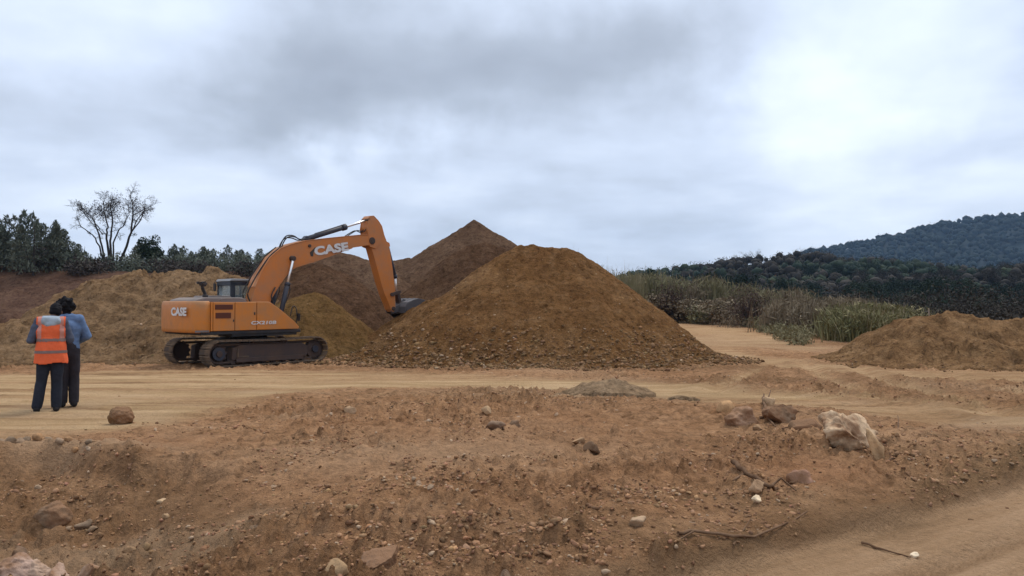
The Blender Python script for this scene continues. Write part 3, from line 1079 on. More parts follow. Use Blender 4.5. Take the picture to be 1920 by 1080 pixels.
rng = np.random.default_rng(5)
SPK = [make_spiky(4.5, 2.9, rng, 2300) for _ in range(6)]
left_line = [  # px, top row, kind of description
    (-40, 396, 'a'), (8, 402, 'a'), (38, 392, 'b'), (62, 408, 'a'), (84, 410, 'b'), (104, 420, 'a'),
    (132, 452, 'c'), (158, 456, 'c'), (262, 452, 'c'), (292, 462, 'd'), (316, 456, 'd'), (338, 464, 'd'), (352, 460, 'd'), (372, 460, 'd'),
    (386, 464, 'd'), (402, 466, 'd'), (424, 458, 'd'), (444, 468, 'd'), (464, 470, 'd'), (482, 464, 'd'), (500, 474, 'd'), (520, 476, 'd')]
ORD = ['first', 'second', 'third', 'fourth', 'fifth', 'sixth', 'seventh', 'eighth', 'ninth', 'tenth', 'eleventh', 'twelfth', 'thirteenth', 'fourteenth', 'fifteenth']
cnt = {}
for i, (px, ty, k) in enumerate(left_line):
    cnt[k] = cnt.get(k, -1) + 1
    D = {'a': 76, 'b': 79, 'c': 84, 'd': 88}[k] + (i % 3) * 1.6
    p = at(px, ty, D)
    zb = gz(p.x, p.y)
    h = max(p.z - zb, 1.2)
    cr, tk = SPK[i % 6]
    lab = {'a': 'tall dark feathery tree on the bank at the left picture edge',
           'b': 'grey green feathery tree standing higher than its neighbours at left edge',
           'c': 'low bushy feathery tree close to the bare forked tree',
           'd': 'spiky narrow feathery tree in the row behind the excavator'}[k]
    lab = lab + ', ' + ORD[cnt[k]] + ' from the left'
    inst_tree('feathery_tree', [('crown', cr), ('trunk', tk)], (p.x, p.y, zb - .1), rng.uniform(0, 6.28), (min(1.25, h / 4.5 * .9 + .25), h / 4.5), lab,
              group={'a': 'dark feathery trees at the left edge', 'b': 'grey green feathery trees at the left edge', 'c': 'low feathery trees round the bare tree',
                     'd': 'row of feathery trees behind the excavator'}[k])

# round bushy tree right of the bare tree
def leafy_tree_mesh(h, wd, rng, n=1600, size=.22, clumps=14, mat=None, trunk_h=.35):
    b = Bag()
    cc = rand_dirs(clumps, rng) * np.array([wd * .33, wd * .33, h * .26]) * rng.uniform(.5, 1.1, (clumps, 1)) + np.array([0, 0, h * .62])
    P = []
    for c in cc:
        m = n // clumps
        P.append(c + rand_dirs(m, rng) * (rng.uniform(.3, 1, (m, 1)) ** .5) * np.array([wd * .22, wd * .22, h * .15]))
    b.add(*leaf_quads(np.vstack(P), size, rng, asp=.55))
    crown = b.mesh('crown', mat or M_DGREEN)
    tb = Bag()
    tb.add(*tube_np([(0, 0, -.3), (.04 * h, 0, h * .25), (0, 0, h * .5), (-.02 * h, .02 * h, h * .7)], np.array([.035, .028, .018, .008]) * h, 6))
    for c in cc[:6]:
        tb.add(*tube_np([(0, 0, h * .3), tuple(c * .55 + np.array([0, 0, h * .18])), tuple(c)], np.array([.014, .009, .004]) * h, 5))
    return crown, tb.mesh('trunk', M_BARK, True)


cr, tk = leafy_tree_mesh(4., 3.2, rng, 1800, .24)
p = at(280, 440, 84); zb = gz(p.x, p.y)
inst_tree('bushy_tree', [('crown', cr), ('trunk', tk)], (p.x, p.y, zb - .2), .4, ((p.z - zb) / 4. * .9, (p.z - zb) / 3.6), 'dark rounded bushy tree just right of the bare forked tree')


# --- bare forked tree
def bare_tree():
    rg = np.random.default_rng(21)
    D = 84
    base = at(208, 478, D)
    zb = gz(base.x, base.y)
    root = empty('bare_tree', (base.x, base.y, zb - .1))
    tag(root, 'bare forked tree with a dense tangle high in its branches', 'tree')
    tb = Bag(); tw = Bag()
    s = D / F

    def q(px, py):
        return np.array([(px - 208) * s, 0, (HZ - py) * s + ZC - zb + .1])
    limbs = [  # main limbs traced as spreading stems, px rows with depth offset
        ([(196, 500), (186, 462), (172, 440), (150, 424), (141, 405)], .0, .10),
        ([(198, 500), (192, 462), (184, 430), (180, 412), (165, 396), (152, 384)], -.6, .13),
        ([(204, 500), (200, 462), (196, 440), (198, 425), (190, 402), (186, 380), (190, 366)], .5, .14),
        ([(208, 500), (207, 460), (209, 435), (212, 408), (208, 385), (214, 370)], -.3, .14),
        ([(212, 500), (209, 455), (216, 432), (226, 418), (232, 400), (228, 380)], .8, .10),
        ([(222, 500), (236, 462), (244, 436), (246, 410), (246, 388), (240, 366), (243, 358)], .2, .15),
        ([(236, 462), (250, 432), (262, 410), (274, 398), (283, 396)], -.7, .08),
        ([(244, 436), (256, 415), (262, 392), (258, 370)], .9, .09),
        ([(186, 430), (170, 412), (158, 404), (146, 398)], .6, .06),
        ([(246, 405), (268, 390), (280, 384)], .3, .05),
        ([(192, 440), (176, 420), (168, 405), (160, 380)], -.9, .06),
    ]
    tips = []
    for li, (pts, dy, r0) in enumerate(limbs):
        P = np.array([q(*a) for a in pts])
        n = len(P)
        P[:, 1] += np.linspace(0, dy * 1.6, n)
        # densify with wobble
        Q = []
        for a, b in zip(P[:-1], P[1:]):
            for k in range(3):
                Q.append(a + (b - a) * k / 3 + rg.normal(0, .035, 3) * (k > 0))
        Q.append(P[-1]); Q = np.array(Q)
        tb.add(*tube_np(Q, np.linspace(r0, .022, len(Q)), 6))
        for k in range(5, len(Q)):
            for _ in range(1):
                tips.append((Q[k], k / len(Q)))

    def grow(p0, d, L, r, depth):
        pts = [p0]
        dd = d.copy()
        for k in range(4):
            dd = dd + rg.normal(0, .22, 3); dd[2] += .05; dd /= np.linalg.norm(dd)
            pts.append(pts[-1] + dd * L / 4)
        tw.add(*tube_np(np.array(pts), np.linspace(r, r * .45, 5), 4))
        if depth > 0:
            for k in (1, 2, 3, 4):
                for _ in range(2 if k > 2 else 1):
                    nd_ = dd + rg.normal(0, .65, 3)
                    nd_ /= np.linalg.norm(nd_)
                    grow(pts[k], nd_, L * .62, r * .55, depth - 1)
    for (pt, t) in tips:
        out = pt - np.array([.0, 0, 4.]); out /= np.linalg.norm(out)
        d = out * .7 + rg.normal(0, .6, 3); d /= np.linalg.norm(d)
        grow(pt, d, rg.uniform(.40, .85), .022, 2)
    obj('trunk', tb.mesh('trunk', M_BARK, True), root)
    obj('twigs', tw.mesh('twigs', M_BARK), root)
    fb = Bag()
    for (px, py, rx, rz, n) in [(188, 394, 1.7, 1.3, 1100), (212, 384, 1.2, 1.5, 1000), (205, 404, 2.0, .9, 500), (152, 390, .9, .8, 300), (250, 388, 1.6, 1.6, 700), (268, 398, 1.2, .9, 300)]:
        c = q(px, py)
        fb.add(*leaf_quads(c + rg.normal(0, .40, (n, 3)) * np.array([rx, .9, rz]), .19, rg, asp=.3))
    obj('leaf_tangle', fb.mesh('leaf_tangle', M_BRUSH), root)


bare_tree()


# --- dark brush on the bank crest (reads as one mass)
def brush_mass(name, label, spots, mat, rng, size=.3, n=260, up=.3, asp=.4):
    b = Bag()
    for (x, y, z, w_, h_) in spots:
        m = n
        P = rand_dirs(m, rng) * (rng.uniform(.1, 1, (m, 1)) ** .5) * np.array([w_, w_ * .8, h_ * .62])
        P[:, 2] += h_ * .45
        P = P + np.array([x, y, z])
        b.add(*leaf_quads(P, size, rng, up=up, asp=asp))
    o = obj(name, b.mesh(name, mat))
    tag(o, label, kind='stuff')
    return o


sp = []
for k in range(150):
    px = rng.uniform(-120, 560); D = rng.uniform(76, 90)
    x = (px - 960) / F * D
    h = float(np.interp(px, [-120, 100, 140, 260, 560], [3.2, 2.7, 1.5, 1.6, 1.6])) * rng.uniform(.7, 1.1)
    sp.append((x, D, gz(x, D) - .1, 1.5, h))
brush_mass('undergrowth', 'dark tangled undergrowth along the crest of the red bank', sp, M_BRUSH, rng, size=.34, n=160)
sp = []
for k in range(90):
    px = rng.uniform(110, 580); D = rng.uniform(78, 92)
    x = (px - 960) / F * D
    sp.append((x, D, gz(x, D) - .1, 1.2, rng.uniform(1.2, 2.6)))
brush_mass('undergrowth', 'dull green scrub between the feathery trees on the bank', sp, M_FEATH, rng, size=.3, n=160, up=1.2)


# --- right side: cane clumps
def cane_mesh(h, rng, mat, n=420, base_r=.6, width=.10, lean=.55, name='leaves', plumes=4):
    b = Bag()
    b.add(*blades(n, h, 1, rng, width=width, lean=lean, base_r=base_r))
    # side leaves along stems
    P = np.stack([rng.normal(0, base_r * 1.1, n), rng.normal(0, base_r * 1.1, n), h * rng.beta(2, 1.8, n) * .92], 1)
    b.add(*leaf_quads(P, .55, rng, up=1.3, asp=.14))
    me = b.mesh(name, mat)
    s = Bag()
    for k in range(max(6, n // 40)):
        x, y = rng.normal(0, base_r, 2)
        lx, ly = rng.normal(0, .18, 2)
        hh = h * rng.uniform(.7, 1.08)
        s.add(*tube_np([(x, y, -.2), (x + lx * .3, y + ly * .3, hh * .5), (x + lx * h * .4, y + ly * h * .4, hh)], [.018, .014, .006], 4))
    return me, s.mesh('stems', M_DRY, True)


CANE = [cane_mesh(3.2, rng, M_CANE) for _ in range(4)]
DRYC = [cane_mesh(2.6, rng, M_DRY, n=380, width=.06) for _ in range(3)]
TALL = [cane_mesh(5.0, rng, M_CANE, n=150, base_r=.5, width=.09, lean=.18) for _ in range(3)]
GREEN = [cane_mesh(2.8, rng, M_CANEG, n=900, base_r=.75, width=.09, lean=.9) for _ in range(3)]


def put_cane(me, px, base_row, top_row, D, label, group, wid=1., name='cane_clump'):
    x = (px - 960) / F * D
    zb = gz(x, D)
    zt = ZC + (HZ - top_row) / F * D
    h0 = max(v.co.z for v in me[0].vertices)
    sc = max((zt - zb) / h0, .3)
    return inst_tree(name, [('leaves', me[0]), ('stems', me[1])], (x, D, zb - .05), rng.uniform(0, 6.28), (wid * (.6 + .4 * sc), sc), label, 'plant', group)


g1 = 'thin tall canes above the right shoulder of the ochre heap'
for i, (px, top) in enumerate([(1075, 474), (1092, 482), (1128, 492), (1142, 494), (1152, 500), (1163, 498), (1176, 500), (1188, 503), (1200, 500)]):
    put_cane(TALL[i % 3], px, 0, top, 58 + (i % 4) * 2, 'thin tall cane clump above the shoulder of the ochre heap, ' + ORD[i] + ' from the left', g1, .45)
g2 = 'cane clumps standing behind the far haul road'
for i in range(34):
    px = 1150 + i * 10.5 + rng.uniform(-5, 5)
    D = float(np.interp(px, [1150, 1500], [78, 62])) + rng.uniform(-3, 10)
    top = float(np.interp(px, [1150, 1200, 1260, 1340, 1420, 1500], [506, 508, 518, 522, 538, 543])) + rng.uniform(-14, 14)
    put_cane(CANE[i % 4] if rng.random() < .6 else DRYC[i % 3], px, 0, top, D, 'olive brown cane clump standing behind the far haul road', g2, 1.0)
g3 = 'dry tan brush clumps left of the green cane thicket'
for i in range(16):
    px = 1465 + i * 9 + rng.uniform(-4, 4)
    put_cane(DRYC[i % 3], px, 0, 556 + rng.uniform(-8, 12), 50 + rng.uniform(-3, 8), 'dry tan brush clump left of the green cane thicket', g3, 1.1, 'brush_clump')
g4 = 'bright green and straw cane clumps beside the slumped orange heap'
for i, (px, top, D) in enumerate([(1590, 572, 42), (1612, 562, 43), (1638, 560, 43), (1660, 564, 43), (1682, 568, 44), (1625, 575, 40), (1655, 578, 40), (1690, 580, 42), (1600, 590, 39.5)]):
    put_cane(GREEN[i % 3], px, 0, top, D, 'bright green and straw cane clump by the slumped orange heap, ' + ['leftmost of the rear row', 'second of the rear row', 'third of the rear row', 'fourth of the rear row', 'last of the rear row', 'middle of the front row', 'third of the front row', 'last of the front row', 'leftmost of the front row'][i], g4, 1.05)
for i, (px, top) in enumerate([(1430, 562), (1443, 566), (1420, 572)]):
    put_cane(GREEN[i % 3], px, 0, top, 56, 'small pale green cane clump before the red brown bush, ' + ['middle', 'right', 'left'][i] + ' one of three', 'pale cane clumps at the red brown bush', .6)
for (px, top, D, lab) in [(1257, 512, 66, 'dark leafless bush left of the red brown bush')]:
    pass


def twig_bush(h, wd, rng, mat, n=70):
    b = Bag(); P = []
    for k in range(n):
        a = rng.uniform(0, 2 * PI); e = rng.uniform(.45, 1.5)
        L = h * rng.uniform(.6, 1.05)
        d = np.array([math.cos(a) * math.cos(e) * wd / h, math.sin(a) * math.cos(e) * wd / h, math.sin(e)])
        pts = [np.zeros(3) + rng.normal(0, .12, 3) * [1, 1, 0]]
        for q in range(4):
            d2 = d + rng.normal(0, .16, 3)
            pts.append(pts[-1] + d2 * L / 4)
        b.add(*tube_np(np.array(pts), np.linspace(.028, .006, 5), 4))
        P += pts[2:]
    P = np.array(P)
    tw = Bag()
    PP = np.repeat(P, 9, 0) + rng.normal(0, h * .07, (len(P) * 9, 3))
    tw.add(*leaf_quads(PP, .22, rng, up=.4, asp=.25))
    return tw.mesh('leaves', mat), b.mesh('stems', M_BARK, True)


TB = twig_bush(3.6, 2.6, rng, M_RBUSH, 90)
put_cane(TB, 1412, 0, 508, 55, 'red brown nearly leafless bush between the canes', None, 1.0, 'bush')
TB2 = twig_bush(3.4, 2.2, rng, M_RBUSH, 80)
put_cane(TB2, 1257, 0, 508, 66, 'dark nearly leafless bush behind the right slope of the ochre heap', None, 1.0, 'bush')
put_cane(TB2, 1366, 0, 540, 68, 'small dark bush left of the red brown bush', None, .6, 'bush')
cr, tk = leafy_tree_mesh(4.5, 3.4, rng, 1600, .26, mat=M_DGREEN)
for (px, top, D, lab) in [(1212, 502, 92, 'dark green tree rising behind the tall thin canes'), (1470, 545, 90, 'dark green tree behind the red brown bush'), (1330, 508, 110, 'broad dark green tree above the canes')]:
    x = (px - 960) / F * D; zb = gz(x, D); h = ZC + (HZ - top) / F * D - zb
    inst_tree('green_tree', [('crown', cr), ('trunk', tk)], (x, D, zb), rng.uniform(0, 6), (h / 4.2, h / 4.2), lab)
g5 = 'rounded olive bushes in front of the canes'
OB = [leafy_tree_mesh(2.4, 2.8, rng, 1500, .16, 10, mt) for mt in (M_DRY, M_CANE, M_DRY)]
for i in range(15):
    px = 1185 + i * 21 + rng.uniform(-6, 6)
    D = float(np.interp(px, [1185, 1500], [72, 54])) - rng.uniform(0, 2.5)
    top = float(np.interp(px, [1185, 1260, 1400, 1500], [540, 552, 566, 578])) + rng.uniform(-6, 8)
    x = (px - 960) / F * D; zb = gz(x, D); sc_ = max(.35, (ZC + (HZ - top) / F * D - zb) / 1.5)
    inst_tree('olive_bush', [('leaves', OB[i % 3][0]), ('stems', OB[i % 3][1])], (x, D, zb - .85 * sc_), rng.uniform(0, 6.28), (sc_ * 1.15, sc_), 'rounded olive tan bush before the canes, ' + ORD[i] + ' from the left', 'bush', g5)
# low dark ground cover along the road edge
sp = []
for k in range(120):
    t = rng.random()
    px = 1205 + t * 300; row = float(np.interp(px, [1205, 1260, 1340, 1400, 1440, 1500], [588, 597, 603, 608, 620, 634]))
    D = (ZC - .05) * F / (row - HZ) + rng.uniform(.3, 5)
    x = (px - 960) / F * D
    sp.append((x, D, gz(x, D) - .05, .7, rng.uniform(.4, 1.0)))
brush_mass('ground_cover', 'low olive ground cover along the edge of the far haul road', sp, M_CANE, rng, size=.20, n=150, up=.8, asp=.3)
sp = []
for k in range(110):
    px = rng.uniform(1330, 1720)
    D = rng.uniform(46, 58)
    x = (px - 960) / F * D
    if px < 1480 and D < 52: continue
    sp.append((x, D, gz(x, D) - .05, 1.0, rng.uniform(.5, 1.3)))
brush_mass('undergrowth', 'dry brown undergrowth round the red brown bush and green canes', sp, M_DRY, rng, size=.22, n=150, up=.9, asp=.25)
sp = []
for k in range(260):
    px = rng.uniform(1080, 2150); D = rng.uniform(66, 150)
    x = (px - 960) / F * D
    sp.append((x, D, gz(x, D) - .1, 2.6, rng.uniform(1.5, 3.4) * (1 if px < 1750 else 1.2)))
brush_mass('scrub', 'dark mixed scrub filling the flat before the wooded hill', sp, M_FBROWN, rng, size=.38, n=130, up=.4)
sp = []
for k in range(160):
    px = rng.uniform(1080, 2150); D = rng.uniform(80, 160)
    x = (px - 960) / F * D
    sp.append((x, D, gz(x, D) - .1, 2.4, rng.uniform(2, 4)))
brush_mass('scrub', 'dark green scrub scattered before the wooded hill', sp, M_FOREST, rng, size=.38, n=130, up=.4)

sp = []
for k in range(150):
    px = rng.uniform(1700, 2250); D = rng.uniform(34, 66)
    x = (px - 960) / F * D
    sp.append((x, D, gz(x, D) - .1, 1.3, rng.uniform(.9, 1.9)))
brush_mass('scrub', 'dark brown scrub directly behind the slumped orange heap', sp, M_FBROWN, rng, size=.26, n=170, up=.6)

# --- wooded hill: nearest trees as things, the far wood as one mass
HT = [leafy_tree_mesh(8., 7., rng, 1800, .42, 14, M_FOREST) for _ in range(3)] 
HB = [leafy_tree_mesh(8., 7., rng, 1500, .38, 14, M_FBROWN) for _ in range(3)]


def bare_crown_mesh(h, rng):
    tb = Bag()
    tb.add(*tube_np([(0, 0, -.5), (.1, 0, h * .3), (0, .1, h * .5)], [.2, .16, .12], 5))
    P = []
    for k in range(9):
        a = rng.uniform(0, 2 * PI)
        s = np.array([0, 0, h * rng.uniform(.3, .5)])
        m = s + np.array([math.cos(a) * h * .18, math.sin(a) * h * .18, h * .22])
        e = np.array([math.cos(a) * h * rng.uniform(.3, .5), math.sin(a) * h * rng.uniform(.3, .5), h * rng.uniform(.8, .98)])
        tb.add(*tube_np([s, m, e], [.1, .07, .03], 4))
        P += [m, (m + e) / 2, e]
    b = Bag()
    P = np.array(P)
    PP = np.repeat(P, 10, 0) + rng.normal(0, h * .06, (len(P) * 10, 3))
    b.add(*leaf_quads(PP, .55, rng, up=.5, asp=.12))
    return b.mesh('crown', M_FBROWN), tb.mesh('trunk', M_BARK, True)


BC = [bare_crown_mesh(9., rng) for _ in range(2)]
for i, (px, top) in enumerate([(1388, 474), (1402, 468), (1418, 466), (1500, 464), (1514, 462), (1545, 468), (1305, 492), (1345, 486)]):
    x, D = (px - 960) / F * 355, 355
    zb = gz(x, D)
    inst_tree('bare_hill_tree', [('crown', BC[i % 2][0]), ('trunk', BC[i % 2][1])], (x, D, zb - .5), rng.uniform(0, 6), max(.6, (ZC + (HZ - top) / F * D - zb) / 9.),
              'leafless umbrella shaped tree on the wooded hill crest, ' + ['third', 'fourth', 'fifth', 'sixth', 'seventh', 'last', 'first', 'second'][i] + ' from the left', 'tree', 'leafless trees on the hill crest')
spots_near = []
tries = 0
while len(spots_near) < 170 and tries < 5000:
    tries += 1
    D = rng.uniform(150, 290); px = rng.uniform(1120, 1960)
    x = (px - 960) / F * D
    z = float(hill_h(np.array([x]), np.array([D]))[0])
    if z < -1: z = .6
    spots_near.append((x, D, z))
for i, (x, D, z) in enumerate(spots_near):
    brown = vn(np.array([x * .02]), np.array([D * .02]), 5)[0] + .004 * (x - 90) > .1
    ms = (HB if brown else HT)[i % 3]
    s = rng.uniform(.55, 1.0)
    px_ = 960 + F * x / D
    inst_tree('hill_tree', [('crown', ms[0]), ('trunk', ms[1])], (x, D, z - .4), rng.uniform(0, 6.28), (s * 1.1, s),
              'brown leafless looking tree on the lower slope of the wooded hill' if brown else 'dark green tree on the lower slope of the wooded hill',
              'tree', 'brown trees on the lower hill slope' if brown else 'dark green trees on the lower hill slope')


def far_wood(name, label, n, xr, yr, hf, mat, size, rng, brown=None, nleaf=40, core=.60, lsz=.11):
    """many small crowns as one mass: each a burst of leaf faces"""
    X = rng.uniform(*xr, n); Y = rng.uniform(*yr, n)
    px = 960 + F * X / Y
    Z = hf(X, Y)
    ok = (Z > .3) & (px > 1050) & (px < 2350)
    X, Y, Z = X[ok], Y[ok], Z[ok]
    if brown is not None:
        v = vn(X * .02, Y * .02, 5) + .004 * (X - 90) + .6 * vn(X * .13, Y * .13, 6)
        ok = (v > .1) if brown else (v <= .1)
        X, Y, Z = X[ok], Y[ok], Z[ok]
    k = nleaf
    m = len(X)
    h = size * rng.uniform(.45, 1.35, m)
    C = np.stack([X, Y, Z + h * .5], 1)
    ICR = I2 if hf is hill_h else I1
    T_ = [rock_verts(ICR, rng, .42, 0, 1.9, 1.) for _ in range(12)]
    T_ = np.array(T_)[rng.integers(0, 12, m)] * core
    a_ = rng.uniform(0, 2 * PI, m)[:, None]
    sx = (h * rng.uniform(.40, .62, m))[:, None]; sz = (h * rng.uniform(.40, .55, m))[:, None]
    VV = np.stack([(T_[..., 0] * np.cos(a_) - T_[..., 1] * np.sin(a_)) * sx, (T_[..., 0] * np.sin(a_) + T_[..., 1] * np.cos(a_)) * sx, T_[..., 2] * sz], -1) + C[:, None, :]
    FF = (ICR[1][None] + (np.arange(m) * len(ICR[0]))[:, None, None]).reshape(-1, 3)
    b = Bag()
    b.add(VV.reshape(-1, 3), np.concatenate([FF, FF[:, 2:3]], 1)) if False else None
    P = np.repeat(C, k, 0) + rand_dirs(m * k, rng, .35) * (rng.uniform(.6, 1.12, (m * k, 1))) * np.repeat(np.stack([h * .5, h * .5, h * .48], 1), k, 0)
    LV, LF = leaf_quads(P, size * lsz, rng, asp=.6)
    tri = np.vstack([LF[:, [0, 1, 2]], LF[:, [0, 2, 3]]])
    V_ = np.vstack([VV.reshape(-1, 3), LV]); F_ = np.vstack([FF, tri + m * len(ICR[0])])
    o = obj(name, mesh_np(name, V_, F_, mat, True))
    tag(o, label, kind='stuff')


far_wood('forest', 'dense dark green wood covering the low hill', 4700, (0, 420), (190, 430), hill_h, M_FOREST, 4.9, rng, False)
far_wood('forest', 'brown leafless wood on the right part of the low hill', 4700, (0, 420), (190, 430), hill_h, M_FBROWN, 4.9, rng, True)
far_wood('forest', 'continuous tree cover of the blue green mountain', 7000, (250, 1500), (900, 1560), mtn_h, M_MOUNT, 13., rng, nleaf=12, core=.76, lsz=.10)


# ------------------------------------------------------------------ stones
def rotm(rng):
    q = rng.normal(size=4); q /= np.linalg.norm(q)
    w_, x, y, z = q
    return np.array([[1 - 2 * (y * y + z * z), 2 * (x * y - z * w_), 2 * (x * z + y * w_)], [2 * (x * y + z * w_), 1 - 2 * (x * x + z * z), 2 * (y * z - x * w_)],
                     [2 * (x * z - y * w_), 2 * (y * z + x * w_), 1 - 2 * (x * x + y * y)]])


rs = np.random.default_rng(77)
TEMPL = [rock_verts(I1, rs, .30, 9, 1.2, .8, .30) for _ in range(24)]


def rock_field(name, label, X, Y, S, tint, zf=None, sink=.3):
    n = len(X)
    Z = zf(X, Y) if zf is not None else ground_h(X, Y)
    T = rs.integers(0, len(TEMPL), n)
    nv = len(I1[0])
    V = np.zeros((n, nv, 3))
    a = rs.uniform(0, 2 * PI, n); tl = rs.normal(0, .35, n)
    ca, sa = np.cos(a), np.sin(a); ct, st = np.cos(tl), np.sin(tl)
    base = np.array(TEMPL)[T]
    sx = S * rs.uniform(.75, 1.35, n); sy = S * rs.uniform(.7, 1.1, n); sz = S * rs.uniform(.65, 1.1, n)
    bx, by, bz = base[..., 0] * sx[:, None], base[..., 1] * sy[:, None], base[..., 2] * sz[:, None]
    y2 = by * ct[:, None] - bz * st[:, None]; z2 = by * st[:, None] + bz * ct[:, None]
    V[..., 0] = bx * ca[:, None] - y2 * sa[:, None] + X[:, None]
    V[..., 1] = bx * sa[:, None] + y2 * ca[:, None] + Y[:, None]
    V[..., 2] = z2 + (Z + S * (.40 - sink * 1.0) * .55)[:, None]
    Fc = (I1[1][None, :, :] + (np.arange(n) * nv)[:, None, None]).reshape(-1, 3)
    tt = np.repeat(tint, nv, 0)
    me = mesh_np(name, V.reshape(-1, 3), Fc, M_STONE, False, {'tint': tt})
    o = obj(name, me)
    tag(o, label, kind='stuff')
    return o


def tints(n, base, var=.25, pale=.12):
    b = np.array(base)[None, :] * rs.uniform(1 - var, 1 + var, (n, 1)) * (1 + rs.normal(0, .04, (n, 3)))
    p = rs.random(n) < pale * .6
    b[p] = np.array([.42, .29, .185]) * rs.uniform(.75, 1.15, (p.sum(), 1))
    return np.clip(b, .01, .9)


# foreground gravel: clustered by loose patches
def scatter_fore(n, dmin, dmax, smin, smax, pw=1.0, thr=-.25):
    X = []; Y = []
    need = n
    while need > 0:
        m = need * 4
        az = rs.uniform(-.68, .68, m)
        d = dmin * (dmax / dmin) ** (rs.uniform(0, 1, m) ** pw)
        x = np.sin(az) * d; y = np.cos(az) * d
        mn, fr, nr = ground_zones(x, y)
        dens = sst(thr, .5, fbm(x, y, .5, 3, 33) * .6 + fbm(x, y, 1.3, 3, 34) * .7)
        dens = dens * (1 - .985 * np.clip(mn + fr + nr, 0, 1))
        ok = rs.random(m) < dens
        X.append(x[ok][:need]); Y.append(y[ok][:need]); need -= min(need, ok.sum())
    X = np.concatenate(X)[:n]; Y = np.concatenate(Y)[:n]
    S = smin * (smax / smin) ** (rs.random(n) ** 2.2)
    return X, Y, S


X, Y, S = scatter_fore(20000, 4.0, 17.5, .005, .024, thr=-.7)
rock_field('gravel', 'loose brown gravel and crumbs of earth over the foreground', X, Y, S, tints(len(X), (.30, .165, .088), .45, .10))
X, Y, S = scatter_fore(8000, 4.6, 24, .014, .042, thr=-.15)
rock_field('gravel', 'coarser clods in the loose patches of the foreground', X, Y, S, tints(len(X), (.29, .160, .085), .45, .10))

# stony foot of the ochre heap
def foot_scatter(n, hmax, bvh, lo, hi, xr, yr, jump=.9):
    X = rs.uniform(*xr, n * 6); Y = rs.uniform(*yr, n * 6)
    keep = []
    GB = ground_base(X, Y)
    for x, y, g in zip(X, Y, GB):
        h = bvh.ray_cast(Vector((x, y, 50)), Vector((0, 0, -1)))
        hz = (h[0].z - g) if h[0] is not None else 0
        if h[0] is None:
            hh = bvh.find_nearest(Vector((x, y, g)), jump)
            if hh[0] is None: continue
            pr = max(0, 1 - hh[3] / jump) ** 1.6
            z = g + .02
        else:
            z = h[0].z
            pr = max(0, 1 - max(hz, 0) / hmax) ** 1.6
        if rs.random() < pr:
            keep.append((x, y, z))
        if len(keep) >= n: break
    K = np.array(keep)
    S = lo * (hi / lo) ** (rs.random(len(K)) ** 1.8)
    return K[:, 0], K[:, 1], K[:, 2], S


X, Y, Z, S = foot_scatter(5000, 1.5, BV[0], .026, .11, (-8, 10), (20.8, 27.5))
rock_field('rubble', 'clods and stones rolled to the foot of the ochre heap', X, Y, S, tints(len(X), (.200, .115, .056), .5, .06), zf=lambda a, b: Z)
X, Y, Z, S = foot_scatter(1100, 4.5, BV[0], .02, .055, (-7, 9), (22, 29.5))
rock_field('rubble', 'scattered small stones on the slope of the ochre heap', X, Y, S, tints(len(X), (.18, .10, .045), .3, .10), zf=lambda a, b: Z)
X, Y, Z, S = foot_scatter(700, 2.5, BV[1], .025, .09, (-24, -9), (23.5, 32))
rock_field('rubble', 'clods along the foot of the terraced tan heap', X, Y, S, tints(len(X), (.20, .13, .07), .3, .1), zf=lambda a, b: Z)
X, Y, Z, S = foot_scatter(350, 2, BV[2], .025, .08, (9, 20), (21.5, 27))
rock_field('rubble', 'clods along the foot of the slumped orange heap', X, Y, S, tints(len(X), (.21, .12, .06), .3, .1), zf=lambda a, b: Z)


def boulder(px, row, wpx, hpx, label, tint=(.36, .27, .19), name='rock', elong=1.0, rz=0., sub=3, group=None, seed=None, tilt=0., sink=.22, depth=.8, cat='rock', rough=.22, planes=8, flat=1.0, D=None):
    """rock whose foot is seen at (px,row), sized in photo pixels"""
    x, y = gp(px, row) if D is None else ((px - 960) / F * D, D)
    for _ in range(4):
        if D is None:
            zz = surf_z(x, y)
            y = (ZC - zz) * F / (row - HZ); x = (px - 960) / F * y
    rg = np.random.default_rng(seed if seed is not None else int(px * 7 + row))
    V = rock_verts({2: I2, 3: I3, 4: I4, 5: I5}[sub], rg, rough * 1.25, planes + 3, 1.5, flat, .36)
    ext = V.max(0) - V.min(0)
    V = (V - (V.max(0) + V.min(0)) / 2) / ext
    Wm = wpx * y / F; Hm = hpx * y / F * (1 + sink)
    V = V * np.array([Wm, Wm * depth, Hm])
    c, s = math.cos(tilt), math.sin(tilt)
    V = np.stack([V[:, 0] * c + V[:, 2] * s, V[:, 1], -V[:, 0] * s + V[:, 2] * c], 1)
    c, s = math.cos(rz), math.sin(rz)
    V = np.stack([V[:, 0] * c - V[:, 1] * s, V[:, 0] * s + V[:, 1] * c, V[:, 2]], 1)
    tt = np.repeat(np.array([tint]) * (np.array([[1.0, .87, .70]]) if tint[0] > .3 and wpx <= 45 else 1.0), len(V), 0)
    me = mesh_np(name, V, {2: I2, 3: I3, 4: I4, 5: I5}[sub][1], M_BOULD if wpx > 45 else M_STONE, False, {'tint': tt})
    yc = y + Wm * depth * .35
    o = obj(name, me, loc=(x, yc, surf_z(x, yc) + Hm * (.5 - sink)))
    tag(o, label, cat, group)
    return o


